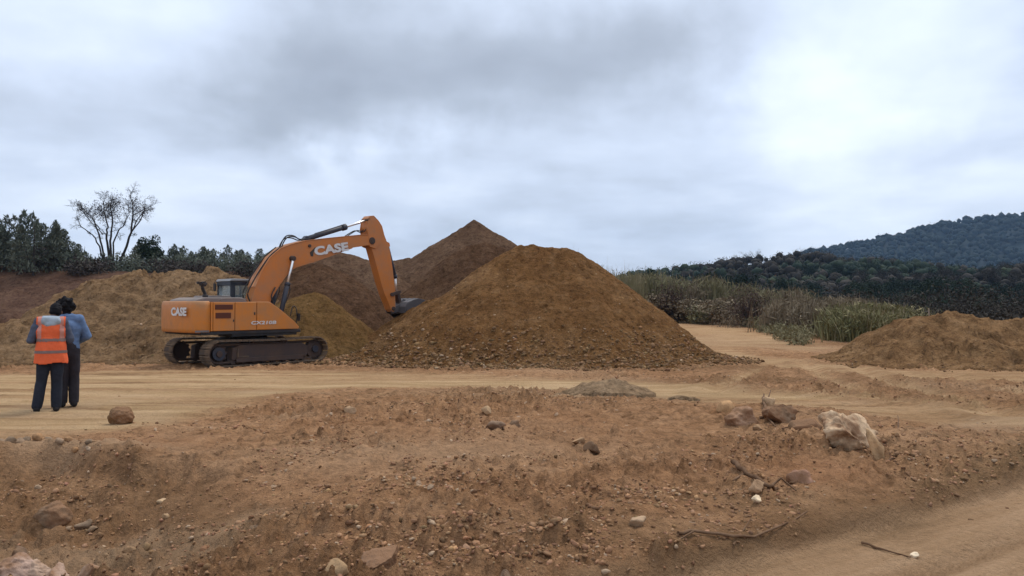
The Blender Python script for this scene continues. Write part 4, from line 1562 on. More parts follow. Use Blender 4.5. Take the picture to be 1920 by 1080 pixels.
boulder(223, 795, 48, 34, 'round brown clod lying alone on the pale road near the workers', (.20, .12, .062), name='clod', seed=4, cat='clod', sink=.16, rough=.16, planes=-3, sub=5)
boulder(1600, 845, 118, 74, 'large angular pale boulder with dark dirty underside on the right', (.56, .39, .24), name='boulder', seed=14, sub=5, rz=-.35, tilt=.42, cat='boulder', sink=.3, depth=.9, rough=.34, planes=12)
boulder(1643, 864, 26, 66, 'pale pointed slab at the right end of the large pale boulder', (.56, .41, .27), name='boulder', seed=31, sub=4, rz=-.4, tilt=-.38, cat='boulder', sink=.12, depth=.8, rough=.3, planes=12)
boulder(1390, 796, 78, 42, 'pinkish flat boulder half buried beside the forked root', (.42, .26, .165), name='boulder', seed=17, sub=5, rz=.2, cat='boulder', sink=.35, depth=.9)
boulder(1362, 774, 36, 24, 'smaller pale lump behind the pinkish flat boulder', (.42, .28, .17), name='boulder', seed=19, cat='boulder', sink=.3)
boulder(1465, 790, 62, 38, 'brown ridged clod right of the forked root', (.22, .14, .085), name='clod', seed=23, sub=5, rz=-.25, tilt=.2, cat='clod', sink=.3)
boulder(1515, 806, 58, 28, 'low brown clod between the ridged clod and large boulder', (.21, .13, .075), name='clod', seed=27, rz=-.2, cat='clod', sink=.35)
boulder(1442, 765, 22, 24, 'small pale stone standing up at the forked root', (.50, .38, .27), seed=29, sink=.2)
boulder(1418, 926, 34, 18, 'greyish stone beside the dark broken root', (.38, .27, .19), seed=33, sink=.3)
boulder(1417, 938, 20, 12, 'small bright white stone below the dark broken root', (.78, .68, .54), seed=35, sink=.25)
boulder(1712, 1044, 16, 10, 'small white stone lying on the near road', (.80, .72, .60), seed=36, sink=.2)
boulder(1500, 905, 50, 22, 'reddish pink earth lump below the large boulder', (.36, .20, .13), name='clod', seed=37, cat='clod', sink=.4)
boulder(1195, 985, 34, 20, 'pale broken stone beside the long dry stick', (.42, .32, .24), seed=39, sink=.3)
boulder(1420, 806, 18, 12, 'tan stone in front of the pinkish flat boulder', (.38, .27, .18), seed=40, sink=.3)
boulder(697, 1070, 86, 52, 'big brown half buried rock at the bottom centre', (.255, .16, .10), name='rock', seed=41, sub=5, sink=.5, depth=.9, rough=.16, planes=9)
boulder(632, 1086, 44, 28, 'pale tan rock at the bottom edge left of the big brown one', (.36, .26, .17), seed=43, sink=.35)
boulder(928, 806, 38, 20, 'brown flat rock with shadowed underside in the middle distance', (.26, .17, .11), seed=45, sink=.25)
boulder(912, 782, 20, 14, 'pale small rock just behind the brown flat rock', (.40, .30, .21), seed=46, sink=.3)
boulder(966, 798, 24, 15, 'brown rock right of the flat shadowed rock', (.25, .16, .10), seed=47, sink=.3)
boulder(656, 778, 24, 14, 'pale rounded stone alone near the pale road edge', (.42, .31, .22), seed=48, sink=.3)
boulder(1085, 838, 26, 16, 'pale edged clod in the loose patch right of centre', (.36, .25, .165), seed=49, sink=.3, cat='clod')
boulder(1110, 852, 32, 18, 'dark brown clod in the loose patch right of centre', (.19, .115, .068), seed=50, sink=.3, cat='clod')
boulder(90, 955, 74, 40, 'large long earth clod in the left hollow', (.22, .14, .085), name='clod', seed=51, sub=5, rz=.5, tilt=-.3, sink=.45, cat='clod', rough=.18)
boulder(40, 930, 28, 17, 'dark rounded clod left of the long clod in the hollow', (.21, .13, .08), seed=52, sink=.3, cat='clod')
boulder(124, 902, 26, 14, 'flat topped stone above the long clod in the hollow', (.28, .19, .12), seed=53, sink=.3)
boulder(122, 950, 28, 18, 'pale chunky stone right of the long clod in the hollow', (.34, .24, .155), seed=54, sink=.3)
boulder(176, 905, 20, 11, 'brown oval stone high on the slope of the hollow', (.23, .15, .09), seed=55, sink=.3)
boulder(200, 916, 16, 10, 'pale small stone on the slope of the hollow', (.38, .28, .19), seed=56, sink=.3)
boulder(246, 916, 26, 14, 'pale oblong stone on the right slope of the hollow', (.35, .25, .165), seed=57, sink=.3, rz=.4)
boulder(306, 885, 24, 9, 'flat white topped stone above the hollow', (.46, .36, .26), seed=58, sink=.3)
boulder(157, 990, 32, 17, 'brown wedge shaped clod low in the hollow', (.26, .175, .11), seed=59, sink=.3, rz=.4, cat='clod')
boulder(312, 972, 16, 11, 'pale pebble right of the hollow', (.38, .28, .19), seed=60, sink=.3)
boulder(289, 1038, 26, 14, 'brown stone near the bottom edge right of the pinkish rocks', (.30, .2, .13), seed=61, sink=.3)
for (px, row, wp, hp, t, sd_, lab) in [
        (20, 1082, 84, 44, (.46, .31, .23), 71, 'largest pinkish rock at the bottom left corner'),
        (100, 1088, 70, 40, (.42, .28, .20), 72, 'pinkish rock second from the bottom left corner'),
        (62, 1098, 60, 34, (.44, .30, .21), 75, 'low pinkish rock wedged between the two corner rocks'),
        (162, 1086, 52, 34, (.36, .24, .16), 73, 'browner pinkish rock at the right end of the corner row')]:
    boulder(px, row, wp, hp, lab, t, seed=sd_, sub=5, sink=.3, rough=.2, planes=9)
EDGE_ORD = ['second', 'fourth', 'sixth', 'seventh', 'eighth', 'ninth', 'fifth', 'third', 'tenth', 'last', 'first', 'eleventh']
# stones of the broken edge above the hollow
for i, (px, row, wp, hp) in enumerate([(14, 850, 26, 15), (36, 846, 22, 13), (70, 842, 24, 13), (92, 834, 20, 12), (112, 840, 18, 12), (128, 836, 16, 10), (50, 838, 20, 11),
                                        (22, 838, 16, 9), (140, 842, 16, 9), (168, 838, 14, 8), (4, 862, 20, 12), (150, 830, 16, 9)]):
    boulder(px, row, wp, hp, 'pale stone in the broken edge above the left hollow, ' + EDGE_ORD[i] + ' from the left', (.26 + .04 * (i % 3), .18 + .02 * (i % 3), .115 + .01 * (i % 3)), seed=90 + i, sink=.42, group='stones of the broken edge above the hollow', sub=2, D=8.12 + .10 * (i % 4) + .35 * float(vn(np.array([(px - 960) / F * 8.1 * .8]), np.array([1.]), 3)[0]) + .12 * float(vn(np.array([(px - 960) / F * 8.1 * 3.1]), np.array([4.]), 5)[0]))

# medium loose stones, one object each
n_med = 150
X, Y, S = scatter_fore(n_med, 4.6, 12.5, .026, .050, thr=-.1)
TM = []
for k in range(16):
    V = rock_verts(I2, rs, .28, 10, 1.4, .8, .35)
    c = tints(1, (.30, .175, .095), .25, .25)
    TM.append(mesh_np('stone', V, I2[1], M_STONE, False, {'tint': np.repeat(c, len(V), 0)}))
Zm = ground_h(X, Y)
for i in range(n_med):
    o = obj('stone', TM[i % 16], loc=(X[i], Y[i], Zm[i] + S[i] * .08))
    s = S[i]
    o.scale = (s * rs.uniform(.8, 1.4), s * rs.uniform(.7, 1.1), s * rs.uniform(.6, 1.0))
    o.rotation_euler = (rs.normal(0, .3), rs.normal(0, .3), rs.uniform(0, 6.28))
    tag(o, 'fist sized loose stone among the foreground rubble', 'stone', 'loose stones scattered over the foreground')


# --- roots and sticks
def stick(name, label, pts, r, mat, cat='stick', forks=()):
    """pts: (px,row,lift) on the ground"""
    def w3(px, row, lift):
        x, y = gp(px, row)
        for _ in range(3):
            y = (ZC - surf_z(x, y)) * F / (row - HZ); x = (px - 960) / F * y
        return np.array([x, y, surf_z(x, y) + lift])
    b = Bag()
    P = [w3(*p) for p in pts]
    rg = np.random.default_rng(int(pts[0][0]))
    Q = []
    for a, c in zip(P[:-1], P[1:]):
        for k in range(3):
            Q.append(a + (c - a) * k / 3 + rg.normal(0, r * .35, 3))
    Q.append(P[-1]); Q = np.array(Q)
    org = Q[len(Q) // 2].copy()
    b.add(*tube_np(Q - org, np.linspace(r, r * .45, len(Q)) * rg.uniform(.85, 1.15, len(Q)), 7))
    for fk in forks:
        FP = np.array([w3(*p) for p in fk])
        b.add(*tube_np(FP - org, np.linspace(r * .6, r * .25, len(FP)), 5))
    o = obj(name, b.mesh(name, mat, True), loc=tuple(org))
    tag(o, label, cat)


stick('root', 'pale forked root lying between the pinkish boulder and brown clod', [(1424, 790, .02), (1438, 782, .06), (1430, 770, .10), (1431, 757, .16)], .03, M_ROOT, 'root',
      forks=[[(1438, 784, .05), (1452, 800, .03), (1478, 808, .03)], [(1430, 770, .09), (1440, 760, .14), (1444, 752, .2)]])
stick('root', 'dark broken root in the rubble left of the reddish lump', [(1374, 876, .06), (1392, 893, .05), (1415, 905, .04), (1438, 914, .03), (1455, 916, .02)], .026, M_ROOT, 'root',
      forks=[[(1438, 914, .03), (1462, 908, .06), (1490, 918, .03)], [(1395, 895, .03), (1372, 905, .02)]])
stick('root', 'short dark root tip beyond the end of the large boulder', [(1640, 862, .02), (1655, 868, .02), (1672, 870, .03), (1680, 868, .02)], .014, M_ROOT, 'root')
stick('stick', 'long dry stick lying along the edge of the near road', [(1270, 1003, .03), (1300, 1000, .03), (1370, 1006, .025), (1430, 1002, .03), (1510, 999, .02)], .014, M_ROOT,
      forks=[[(1300, 1000, .03), (1268, 1012, .015)], [(1372, 1006, .02), (1405, 1014, .015)]])
stick('stick', 'thin straight stick pointing at the white stone on the near road', [(1612, 1018, .02), (1650, 1029, .015), (1702, 1048, .012)], .010, M_ROOT)
stick('stick', 'small upright twig behind the large boulder', [(1682, 805, .0), (1681, 790, .08)], .012, M_ROOT)
_p = at(1741, 606, 26.6)
_b = Bag(); _b.add(*tube_np([(0, 0, -.3), (.01, 0, .2), (0, 0, .50)], [.03, .028, .02], 6))
_o = obj('stake', _b.mesh('stake', M_STICK, True), loc=(_p.x, _p.y, surf_z(_p.x, _p.y)))
tag(_o, 'pale upright stake on the crest of the slumped orange heap', 'stake')


# ------------------------------------------------------------------ excavator
def paint(name, col, rough=.42, dirt=.5, dirtcol=(.20, .12, .065), spec=.4, metal=0., top=.6):
    """weathered paint with dust lying on upward faces and grime specks"""
    m, nt, b = new_mat(name)
    L = nt.links.new
    geo = nd(nt, 'ShaderNodeNewGeometry')
    tcn = nd(nt, 'ShaderNodeTexCoord')
    O = tcn.outputs['Object']
    n = noise(nt, O, 2.2, 6, .65)
    n2 = noise(nt, O, 11, 5, .7)
    n3 = noise(nt, O, 1.0, 4, .6, sc=(5, 5, .7))
    sp = nd(nt, 'ShaderNodeSeparateXYZ')
    L(geo.outputs['Normal'], sp.inputs[0])
    up = mth(nt, 'MAXIMUM', sp.outputs[2], 0.)
    f = ramp_node(nt, n, [(.40, (0, 0, 0)), (.68, (dirt, dirt, dirt))])
    f2 = ramp_node(nt, n2, [(.52, (0, 0, 0)), (.72, (dirt * .8,) * 3)])
    f3 = ramp_node(nt, n3, [(.50, (0, 0, 0)), (.75, (dirt * .8,) * 3)])
    fac = mth(nt, 'ADD', mth(nt, 'MAXIMUM', mth(nt, 'MAXIMUM', f, f2), f3), mth(nt, 'MULTIPLY', up, top * .8), clamp=True)
    c = mixc(nt, mth(nt, 'MULTIPLY', n, .35), col, tuple(x * .6 for x in col))
    c = mixc(nt, fac, c, dirtcol)
    L(c, b.inputs['Base Color'])
    b.inputs['Metallic'].default_value = metal
    r = mth(nt, 'ADD', mth(nt, 'MULTIPLY', fac, .4), rough, clamp=True)
    L(r, b.inputs['Roughness'])
    b.inputs['Specular IOR Level'].default_value = spec
    return m


M_OR = paint('orange_paint', (.55, .180, .022), .42, .55, (.30, .175, .09), top=.5)
M_ORA = paint('orange_paint_arm', (.52, .160, .025), .42, .55, (.30, .165, .09), top=.45)
M_BLK = paint('dark_frame', (.012, .013, .016), .6, .35, (.10, .065, .045), top=.5)
M_NAVY = paint('cylinder_paint', (.020, .026, .042), .45, .2, (.10, .07, .05), top=.4)
M_CABP = paint('cab_paint', (.014, .021, .033), .4, .2, (.14, .12, .10), top=.3)
M_ROOF = paint('cab_roof_paint', (.22, .23, .24), .45, .4, (.20, .16, .12), top=.35)
M_TRK = paint('track_steel', (.055, .040, .032), .75, .85, (.20, .13, .078), top=1.0)
M_RUST = paint('rusty_steel', (.050, .034, .030), .8, .5, (.12, .070, .045), top=.6)
M_HOODG = paint('hood_grey', (.15, .13, .125), .55, .5, (.22, .16, .115), top=.5)
M_LOUV = paint('louver_dark', (.13, .028, .010), .6, .4, (.10, .05, .03), top=.3)
M_BUCK = paint('bucket_steel', (.095, .095, .105), .6, .4, (.13, .09, .065), metal=.3, top=.2)
M_CHROME, _, _b = new_mat('chrome_rod')
_b.inputs['Base Color'].default_value = (.75, .73, .70, 1); _b.inputs['Metallic'].default_value = .85; _b.inputs['Roughness'].default_value = .28
M_DECAL = paint('decal_white', (.66, .64, .62), .6, .35, (.36, .27, .2), top=.2)
M_DECALB = paint('decal_dark', (.03, .025, .022), .6, .3, (.12, .08, .05), top=.2)
M_GLASS, _nt, _b = new_mat('cab_glass')
_b.inputs['Base Color'].default_value = (.72, .80, .80, 1); _b.inputs['Roughness'].default_value = .05
_b.inputs['Transmission Weight'].default_value = .85; _b.inputs['IOR'].default_value = 1.2
M_HOSE = paint('rubber_hose', (.012, .012, .013), .6, .3, (.08, .06, .04), top=.3)
M_SEAT = paint('seat_cloth', (.03, .03, .035), .8, .1, top=.1)


def prism(pts, y0, y1, bevel=.02, mat=None, name='part', parent=None, seg=2, smooth=False, taper=None):
    """outline (x,z) extruded across y, edges bevelled"""
    bm = bmesh.new()
    v0 = [bm.verts.new((x, y0, z)) for x, z in pts]
    v1 = [bm.verts.new((x, y1, z)) for x, z in pts]
    n = len(pts)
    bm.faces.new(v0); bm.faces.new(list(reversed(v1)))
    for i in range(n):
        j = (i + 1) % n
        bm.faces.new((v0[i], v1[i], v1[j], v0[j]))
    bmesh.ops.recalc_face_normals(bm, faces=bm.faces)
    if bevel > 0:
        ed = [e for e in bm.edges if len(e.link_faces) == 2 and e.calc_face_angle(0) > .45]
        bmesh.ops.bevel(bm, geom=ed, offset=bevel, segments=seg, affect='EDGES', profile=.6)
    bmesh.ops.triangulate(bm, faces=[f for f in bm.faces if len(f.verts) > 4])
    me = bpy.data.meshes.new(name)
    bm.to_mesh(me); bm.free()
    if mat: me.materials.append(mat)
    return obj(name, me, parent)


def box(c, s, bevel=.01, mat=None, name='part', parent=None, rot=None):
    bm = bmesh.new()
    bmesh.ops.create_cube(bm, size=1, matrix=Matrix.Diagonal((*s, 1)))
    if bevel:
        bmesh.ops.bevel(bm, geom=bm.edges[:], offset=bevel, segments=2, affect='EDGES')
    me = bpy.data.meshes.new(name)
    bm.to_mesh(me); bm.free()
    if mat: me.materials.append(mat)
    o = obj(name, me, parent, c)
    if rot: o.rotation_euler = rot
    return o


def cyl(p0, p1, r, mat=None, name='part', parent=None, k=20, r2=None, bevel=.008):
    p0 = Vector(p0); p1 = Vector(p1)
    L = (p1 - p0).length
    bm = bmesh.new()
    bmesh.ops.create_cone(bm, cap_ends=True, segments=k, radius1=r, radius2=r if r2 is None else r2, depth=L)
    if bevel:
        ed = [e for e in bm.edges if e.calc_face_angle(0) > 1.0]
        bmesh.ops.bevel(bm, geom=ed, offset=min(bevel, r * .3), segments=1, affect='EDGES')
    q = (p1 - p0).to_track_quat('Z', 'Y')
    bm.transform(Matrix.Translation((p0 + p1) / 2) @ q.to_matrix().to_4x4())
    for f in bm.faces:
        f.smooth = len(f.verts) == 4
    me = bpy.data.meshes.new(name)
    bm.to_mesh(me); bm.free()
    if mat: me.materials.append(mat)
    return obj(name, me, parent)


def tube(pts, r, mat, name, parent, k=8, dens=5):
    P = [Vector(p) for p in pts]
    Q = []
    n = len(P)
    for i in range(n - 1):       # catmull-rom
        a, b, c, d = P[max(i - 1, 0)], P[i], P[i + 1], P[min(i + 2, n - 1)]
        for s in range(dens):
            t = s / dens
            Q.append(.5 * ((2 * b) + (c - a) * t + (2 * a - 5 * b + 4 * c - d) * t * t + (3 * b - a - 3 * c + d) * t ** 3))
    Q.append(P[-1])
    V, Fc = tube_np(np.array([tuple(q) for q in Q]), r, k)
    return obj(name, mesh_np(name, V, Fc, mat, True), parent)


def text_mesh(body, target_w, target_h, depth=.006, bold=.03, shear=0.):
    cu = bpy.data.curves.new('lettering', 'FONT')
    cu.body = body
    cu.size = 1
    cu.extrude = .02
    cu.offset = bold
    cu.shear = shear
    cu.space_character = 1.02
    cu.resolution_u = 4
    o = bpy.data.objects.new('lettering', cu)
    COL.objects.link(o)
    dg = bpy.context.evaluated_depsgraph_get()
    dg.update()
    me = bpy.data.meshes.new_from_object(o.evaluated_get(dg))
    bpy.data.objects.remove(o)
    co = np.array([v.co[:] for v in me.vertices])
    mn, mx = co.min(0), co.max(0)
    co = (co - mn) / (mx - mn) * np.array([target_w, target_h, depth])
    me.vertices.foreach_set('co', co.astype(np.float32).ravel())
    me.update()
    return me


def letters(body, w_, h_, origin, xdir, zdir, mat, parent, bold=.03, gap=.0, shear=0.):
    """each character its own lettering piece would be print; the word is one flat decal"""
    me = text_mesh(body, w_, h_, bold=bold, shear=shear)
    me.materials.append(mat)
    o = obj('lettering', me, parent)
    X = Vector(xdir).normalized(); Z = Vector(zdir).normalized(); N = X.cross(Z)
    o.matrix_local = Matrix(((X.x, Z.x, N.x, origin[0]), (X.y, Z.y, N.y, origin[1]), (X.z, Z.z, N.z, origin[2]), (0, 0, 0, 1)))
    return o


def pempty(name, parent):
    o = bpy.data.objects.new(name, None)
    COL.objects.link(o)
    o.parent = parent
    return o


EX, EY, EPHI = -9.09, 25.75, .86
EZ = -.37


def build_excavator():
    root = empty('excavator', (EX, EY, EZ), EPHI)
    tag(root, 'orange tracked excavator with raised boom digging its bucket into the ochre heap', 'excavator')
    TL, G, SW, RAD = 1.78, 1.22, .60, .395
    # ---- crawler tracks
    def track(side):
        yc = G * side
        tr = pempty('crawler_track', root)
        zc_ = .46
        top_sag = .03
        per = 4 * TL + 2 * PI * RAD
        ns = 49
        # one shoe: plate with two grousers
        bm = bmesh.new()
        bmesh.ops.create_cube(bm, size=1, matrix=Matrix.Diagonal((per / ns * .90, SW, .025, 1)))
        for gx in (-.06, .0, .06):
            bmesh.ops.create_cube(bm, size=1, matrix=Matrix.Translation((gx, 0, .026)) @ Matrix.Diagonal((.016, SW * .98, .030, 1)))
        me = bpy.data.meshes.new('track_shoe'); bm.to_mesh(me); bm.free(); me.materials.append(M_TRK)
        # chain link under the shoe
        for k in range(ns):
            s = (k + .5) / ns * per
            if s < 2 * TL:            # bottom, rear to front
                x, z, a = -TL + s, zc_ - RAD, PI
            elif s < 2 * TL + PI * RAD:
                t = (s - 2 * TL) / RAD
                x, z, a = TL + RAD * math.sin(t), zc_ - RAD * math.cos(t), PI - t
            elif s < 4 * TL + PI * RAD:
                u = s - 2 * TL - PI * RAD
                x, z, a = TL - u, zc_ + RAD - top_sag * math.sin(PI * u / (2 * TL)) ** 2, 0
            else:
                t = (s - 4 * TL - PI * RAD) / RAD
                x, z, a = -TL - RAD * math.sin(t), zc_ + RAD * math.cos(t), -t
            o = obj('track_shoe', me, tr, (x, yc, z))
            o.rotation_euler = (0, a, 0)
        # link chain
        P = []
        for k in range(90):
            s = k / 90 * per
            rr = RAD - .06
            if s < 2 * TL: P.append((-TL + s, zc_ - rr))
            elif s < 2 * TL + PI * RAD:
                t = (s - 2 * TL) / RAD; P.append((TL + rr * math.sin(t), zc_ - rr * math.cos(t)))
            elif s < 4 * TL + PI * RAD:
                u = s - 2 * TL - PI * RAD; P.append((TL - u, zc_ + rr - top_sag))
            else:
                t = (s - 4 * TL - PI * RAD) / RAD; P.append((-TL - rr * math.sin(t), zc_ + rr * math.cos(t)))
        P.append(P[0])
        V = []; Fq = []
        for i, (x, z) in enumerate(P):
            cx_ = max(-TL, min(TL, x))
            dx, dz = x - cx_, z - zc_
            l = math.hypot(dx, dz) + 1e-9
            ix, iz = x - dx / l * .07, z - dz / l * .07
            V += [(x, yc - .09, z), (x, yc + .09, z), (ix, yc + .09, iz), (ix, yc - .09, iz)]
        for i in range(len(P) - 1):
            a = i * 4
            for q in range(4):
                Fq.append((a + q, a + (q + 1) % 4, a + 4 + (q + 1) % 4, a + 4 + q))
        obj('track_chain', mesh_np('track_chain', V, Fq, M_RUST), tr)
        # frame
        o_ = side * -1
        prism([(-TL + .42, .24), (TL - .40, .22), (TL - .32, .34), (TL - .34, .60), (TL - .55, .70), (-TL + .75, .72), (-TL + .45, .62)], yc - .17, yc + .17, .03, M_RUST, 'track_frame', tr)
        prism([(-TL + .55, .17), (TL - .55, .15), (TL - .55, .30), (-TL + .55, .31)], yc + side * .20, yc + side * .235, .008, M_RUST, 'roller_guard', tr)
        # sprocket with teeth, hub
        def sprock(x, teeth):
            bm = bmesh.new()
            n = teeth * 4
            ring = []
            for q in range(n):
                a = q / n * 2 * PI
                r = .335 if (q % 4) in (0, 1) else .285
                ring.append((r * math.cos(a), r * math.sin(a)))
            v0 = [bm.verts.new((x + p[0], yc - .05, zc_ + p[1])) for p in ring]
            v1 = [bm.verts.new((x + p[0], yc + .05, zc_ + p[1])) for p in ring]
            bm.faces.new(v0); bm.faces.new(list(reversed(v1)))
            for i in range(n):
                j = (i + 1) % n
                bm.faces.new((v0[i], v1[i], v1[j], v0[j]))
            bmesh.ops.recalc_face_normals(bm, faces=bm.faces)
            me = bpy.data.meshes.new('sprocket'); bm.to_mesh(me); bm.free(); me.materials.append(M_RUST)
            obj('sprocket', me, tr)
            cyl((x, yc + side * .04, zc_), (x, yc + side * .17, zc_), .215, M_NAVY, 'hub', tr)
            cyl((x, yc + side * .17, zc_), (x, yc + side * .21, zc_), .10, M_RUST, 'hub_cap', tr, 14)
        sprock(-TL, 11)
        cyl((TL, yc - .09, zc_), (TL, yc + .09, zc_), .315, M_RUST, 'idler_wheel', tr, 28)
        cyl((TL, yc + side * .09, zc_), (TL, yc + side * .17, zc_), .12, M_NAVY, 'idler_hub', tr)
        for k in range(8):
            x = -TL + .48 + k * (2 * TL - .96) / 7
            cyl((x, yc - .14, .175), (x, yc + .14, .175), .085, M_RUST, 'track_roller', tr, 14)
        for x in (-.55, .65):
            cyl((x, yc - .12, .74), (x, yc + .12, .74), .06, M_RUST, 'carrier_roller', tr, 12)
        # rectangular step on the frame
        box((-TL + .62, yc + side * .19, .46), (.05, .05, .28), .008, M_TRK, 'frame_step', tr)
        box((-TL + .82, yc + side * .19, .34), (.36, .05, .04), .008, M_TRK, 'frame_step', tr)
    track(-1); track(1)
    # car body
    cb = prism([(-.95, .42), (.95, .42), (.80, .80), (.45, .90), (-.45, .90), (-.80, .80)], -1.0, 1.0, .04, M_BLK, 'car_body', root)
    cyl((0, 0, .88), (0, 0, 1.06), .62, M_BLK, 'slew_ring', root, 36)
    # ---- upper structure
    up = pempty('upper_structure', root)
    prism([(-2.3, 1.06), (1.28, 1.06), (1.28, 1.17), (-2.3, 1.17)], -1.22, 1.22, .02, M_BLK, 'deck_frame', up)
    prism([(-1.25, .98), (1.15, .98), (1.15, 1.07), (-1.25, 1.07)], -1.18, -.3, .015, M_BLK, 'side_skirt', up)
    # counterweight: rounded plan, lofted
    def counterweight():
        bm = bmesh.new()
        plan = []
        hb = 1.25
        plan += [(-2.02, -hb), (-2.20, -hb)]
        for k in range(7):      # right rear corner
            t = k / 6 * PI / 2
            plan.append((-2.22 - .30 * math.sin(t), -hb + .30 * (1 - math.cos(t))))
        for k in range(1, 8):
            t = k / 8
            plan.append((-2.52 - .08 * math.sin(PI * t), -hb + .30 + t * (2 * hb - .60)))
        for k in range(7):
            t = PI / 2 - k / 6 * PI / 2
            plan.append((-2.22 - .30 * math.sin(t), hb - .30 * (1 - math.cos(t))))
        plan += [(-2.20, hb), (-2.02, hb)]
        cxm = -2.1
        levels = [(1.13, .93), (1.17, .985), (1.26, 1.0), (1.80, 1.0), (2.00, .99), (2.09, .955), (2.13, .90)]
        rings = []
        for z, s in levels:
            ring = []
            for (x, y) in plan:
                xx = -2.02 + (x + 2.02) * s
                ring.append(bm.verts.new((xx, y * (.5 + .5 * s) if abs(y) > .9 else y * (.55 + .45 * s), z)))
            rings.append(ring)
        n = len(plan)
        for a, b in zip(rings[:-1], rings[1:]):
            for i in range(n):
                j = (i + 1) % n
                bm.faces.new((a[i], a[j], b[j], b[i]))
        bm.faces.new(list(reversed(rings[0]))); bm.faces.new(rings[-1])
        bmesh.ops.recalc_face_normals(bm, faces=bm.faces)
        for f in bm.faces: f.smooth = len(f.verts) == 4
        me = bpy.data.meshes.new('counterweight'); bm.to_mesh(me); bm.free(); me.materials.append(M_OR)
        return obj('counterweight', me, up)
    cw = counterweight()
    letters('CASE', 1.02, .27, (-2.607, .12, 1.66), (0, -1, 0), (0, 0, 1), M_DECAL, up, bold=.045)
    prism([(-2.50, 1.155), (-2.05, 1.155), (-2.05, 1.215), (-2.50, 1.215)], -1.262, -1.245, .0, M_HOODG, 'scuffed_strip', up)
    # right side bodywork: rear module with louvres, middle panels, sloping tool box nose
    def side(y0, y1, s):
        prism([(-1.99, 1.18), (-1.93, 1.18), (-1.93, 2.10), (-1.99, 2.10)], y0, y1, .008, M_OR, 'edge_panel', up)
        dp = prism([(-1.91, 1.18), (-1.19, 1.18), (-1.19, 2.10), (-1.91, 2.10)], y0, y1, .02, M_OR, 'louvre_door', up)
        prism([(-1.17, 1.18), (-.42, 1.18), (-.42, 2.10), (-1.17, 2.10)], y0, y1, .02, M_OR, 'service_door', up)
        yo = y0 - .004 if s < 0 else y1 + .004
        for (za, zb_) in ((1.86, 2.02), (1.58, 1.76)):
            x0 = -1.86 if za > 1.8 else -1.84
            x1 = -1.26 if za > 1.8 else -1.32
            box(((x0 + x1) / 2, yo, (za + zb_) / 2), (x1 - x0, .012, zb_ - za), .0, M_LOUV, 'louvre_panel', up)
            ns = 5
            for q in range(ns):
                z = za + (q + .5) * (zb_ - za) / ns
                box(((x0 + x1) / 2, yo + s * .012, z), (x1 - x0 - .03, .02, .012), .0, M_LOUV, 'louvre_slat', dp, rot=(s * .5, 0, 0)).location = ((x0 + x1) / 2, yo + s * .012, z)
        box((-.49, yo, 1.72), (.05, .02, .09), .004, M_BLK, 'door_latch', up)
        box((-1.23, yo, 1.50), (.04, .02, .07), .004, M_BLK, 'door_latch', up)
    side(-1.25, -.55, -1)
    nose = prism([(-.40, 1.18), (1.18, 1.18), (1.20, 1.26), (1.02, 1.44), (.52, 1.82), (.12, 2.08), (.02, 2.11), (-.40, 2.11)], -1.25, -.42, .025, M_OR, 'tool_box', up)
    letters('CX210B', .92, .115, (-.62, -1.262, 1.36), (1, 0, 0), (0, 0, 1), M_DECAL, up, bold=.03, shear=.15)
    prism([(.72, 1.68), (1.0, 1.47), (1.02, 1.49), (.74, 1.70)], -1.15, -.5, .0, M_BLK, 'step_grip', up)
    # left side
    prism([(-1.99, 1.18), (-.45, 1.18), (-.45, 2.02), (-1.99, 2.02)], .55, 1.22, .03, M_OR, 'left_housing', up)
    # engine hood
    hd = prism([(-2.25, 2.08), (-2.18, 2.18), (-1.9, 2.25), (-.62, 2.25), (-.50, 2.20), (-.48, 2.05)], -.72, 1.12, .05, M_HOODG, 'engine_hood', up)
    prism([(-1.6, 2.245), (-1.55, 2.31), (-.85, 2.31), (-.8, 2.245)], -.35, .75, .02, M_HOODG, 'hood_panel', up)
    # exhaust with flared dark top
    ex = tube([(-1.72, -.35, 2.2), (-1.74, -.35, 2.38), (-1.80, -.35, 2.50), (-1.84, -.38, 2.58)], .055, M_BLK, 'exhaust_pipe', up)
    cyl((-1.72, -.35, 2.2), (-1.72, -.35, 2.34), .09, M_BLK, 'muffler_collar', up)
    box((-1.80, -.36, 2.68), (.24, .20, .16), .05, M_BLK, 'exhaust_hood', up, rot=(0, -.15, .2))
    box((-1.95, -.33, 2.72), (.10, .16, .08), .03, M_BLK, 'exhaust_flap', up, rot=(0, .4, 0))
    # handrails on the top
    tube([(-1.55, -1.12, 2.08), (-1.55, -1.12, 2.20), (-.75, -1.12, 2.20), (-.75, -1.12, 2.08)], .014, M_HOODG, 'handrail', up, 6, 3)
    tube([(1.05, -1.20, 1.20), (1.13, -1.20, 1.42), (1.12, -1.20, 1.85), (.98, -1.20, 1.96), (.88, -1.20, 1.62)], .017, M_BLK, 'handrail', up, 6, 4)
    box((1.16, -1.28, 1.58), (.035, .15, .26), .012, M_BLK, 'side_mirror', up)
    # ---- cab
    cb = pempty('cab', up)
    y0, y1 = .42, 1.36
    xr, xf = -.42, 1.22
    zt = 2.84
    prism([(xr, 1.17), (xf, 1.17), (xf + .10, 1.62), (xr, 1.62)], y0, y1, .03, M_CABP, 'cab_body', cb)
    prism([(xr, 1.60), (xr + .55, 1.60), (xr + .55, 2.14), (xr, 2.14)], y0, y1, .02, M_CABP, 'rear_quarter', cb)
    prism([(xr - .06, zt - .02), (xf - .02, zt - .02), (xf - .10, zt + .06), (xr + .02, zt + .07)], y0 - .03, y1 + .03, .03, M_ROOF, 'cab_roof', cb)
    prism([(xr - .02, zt - .17), (xf - .04, zt - .13), (xf - .06, zt - .03), (xr - .02, zt - .03)], y0, y1, .01, M_CABP, 'roof_frame', cb)
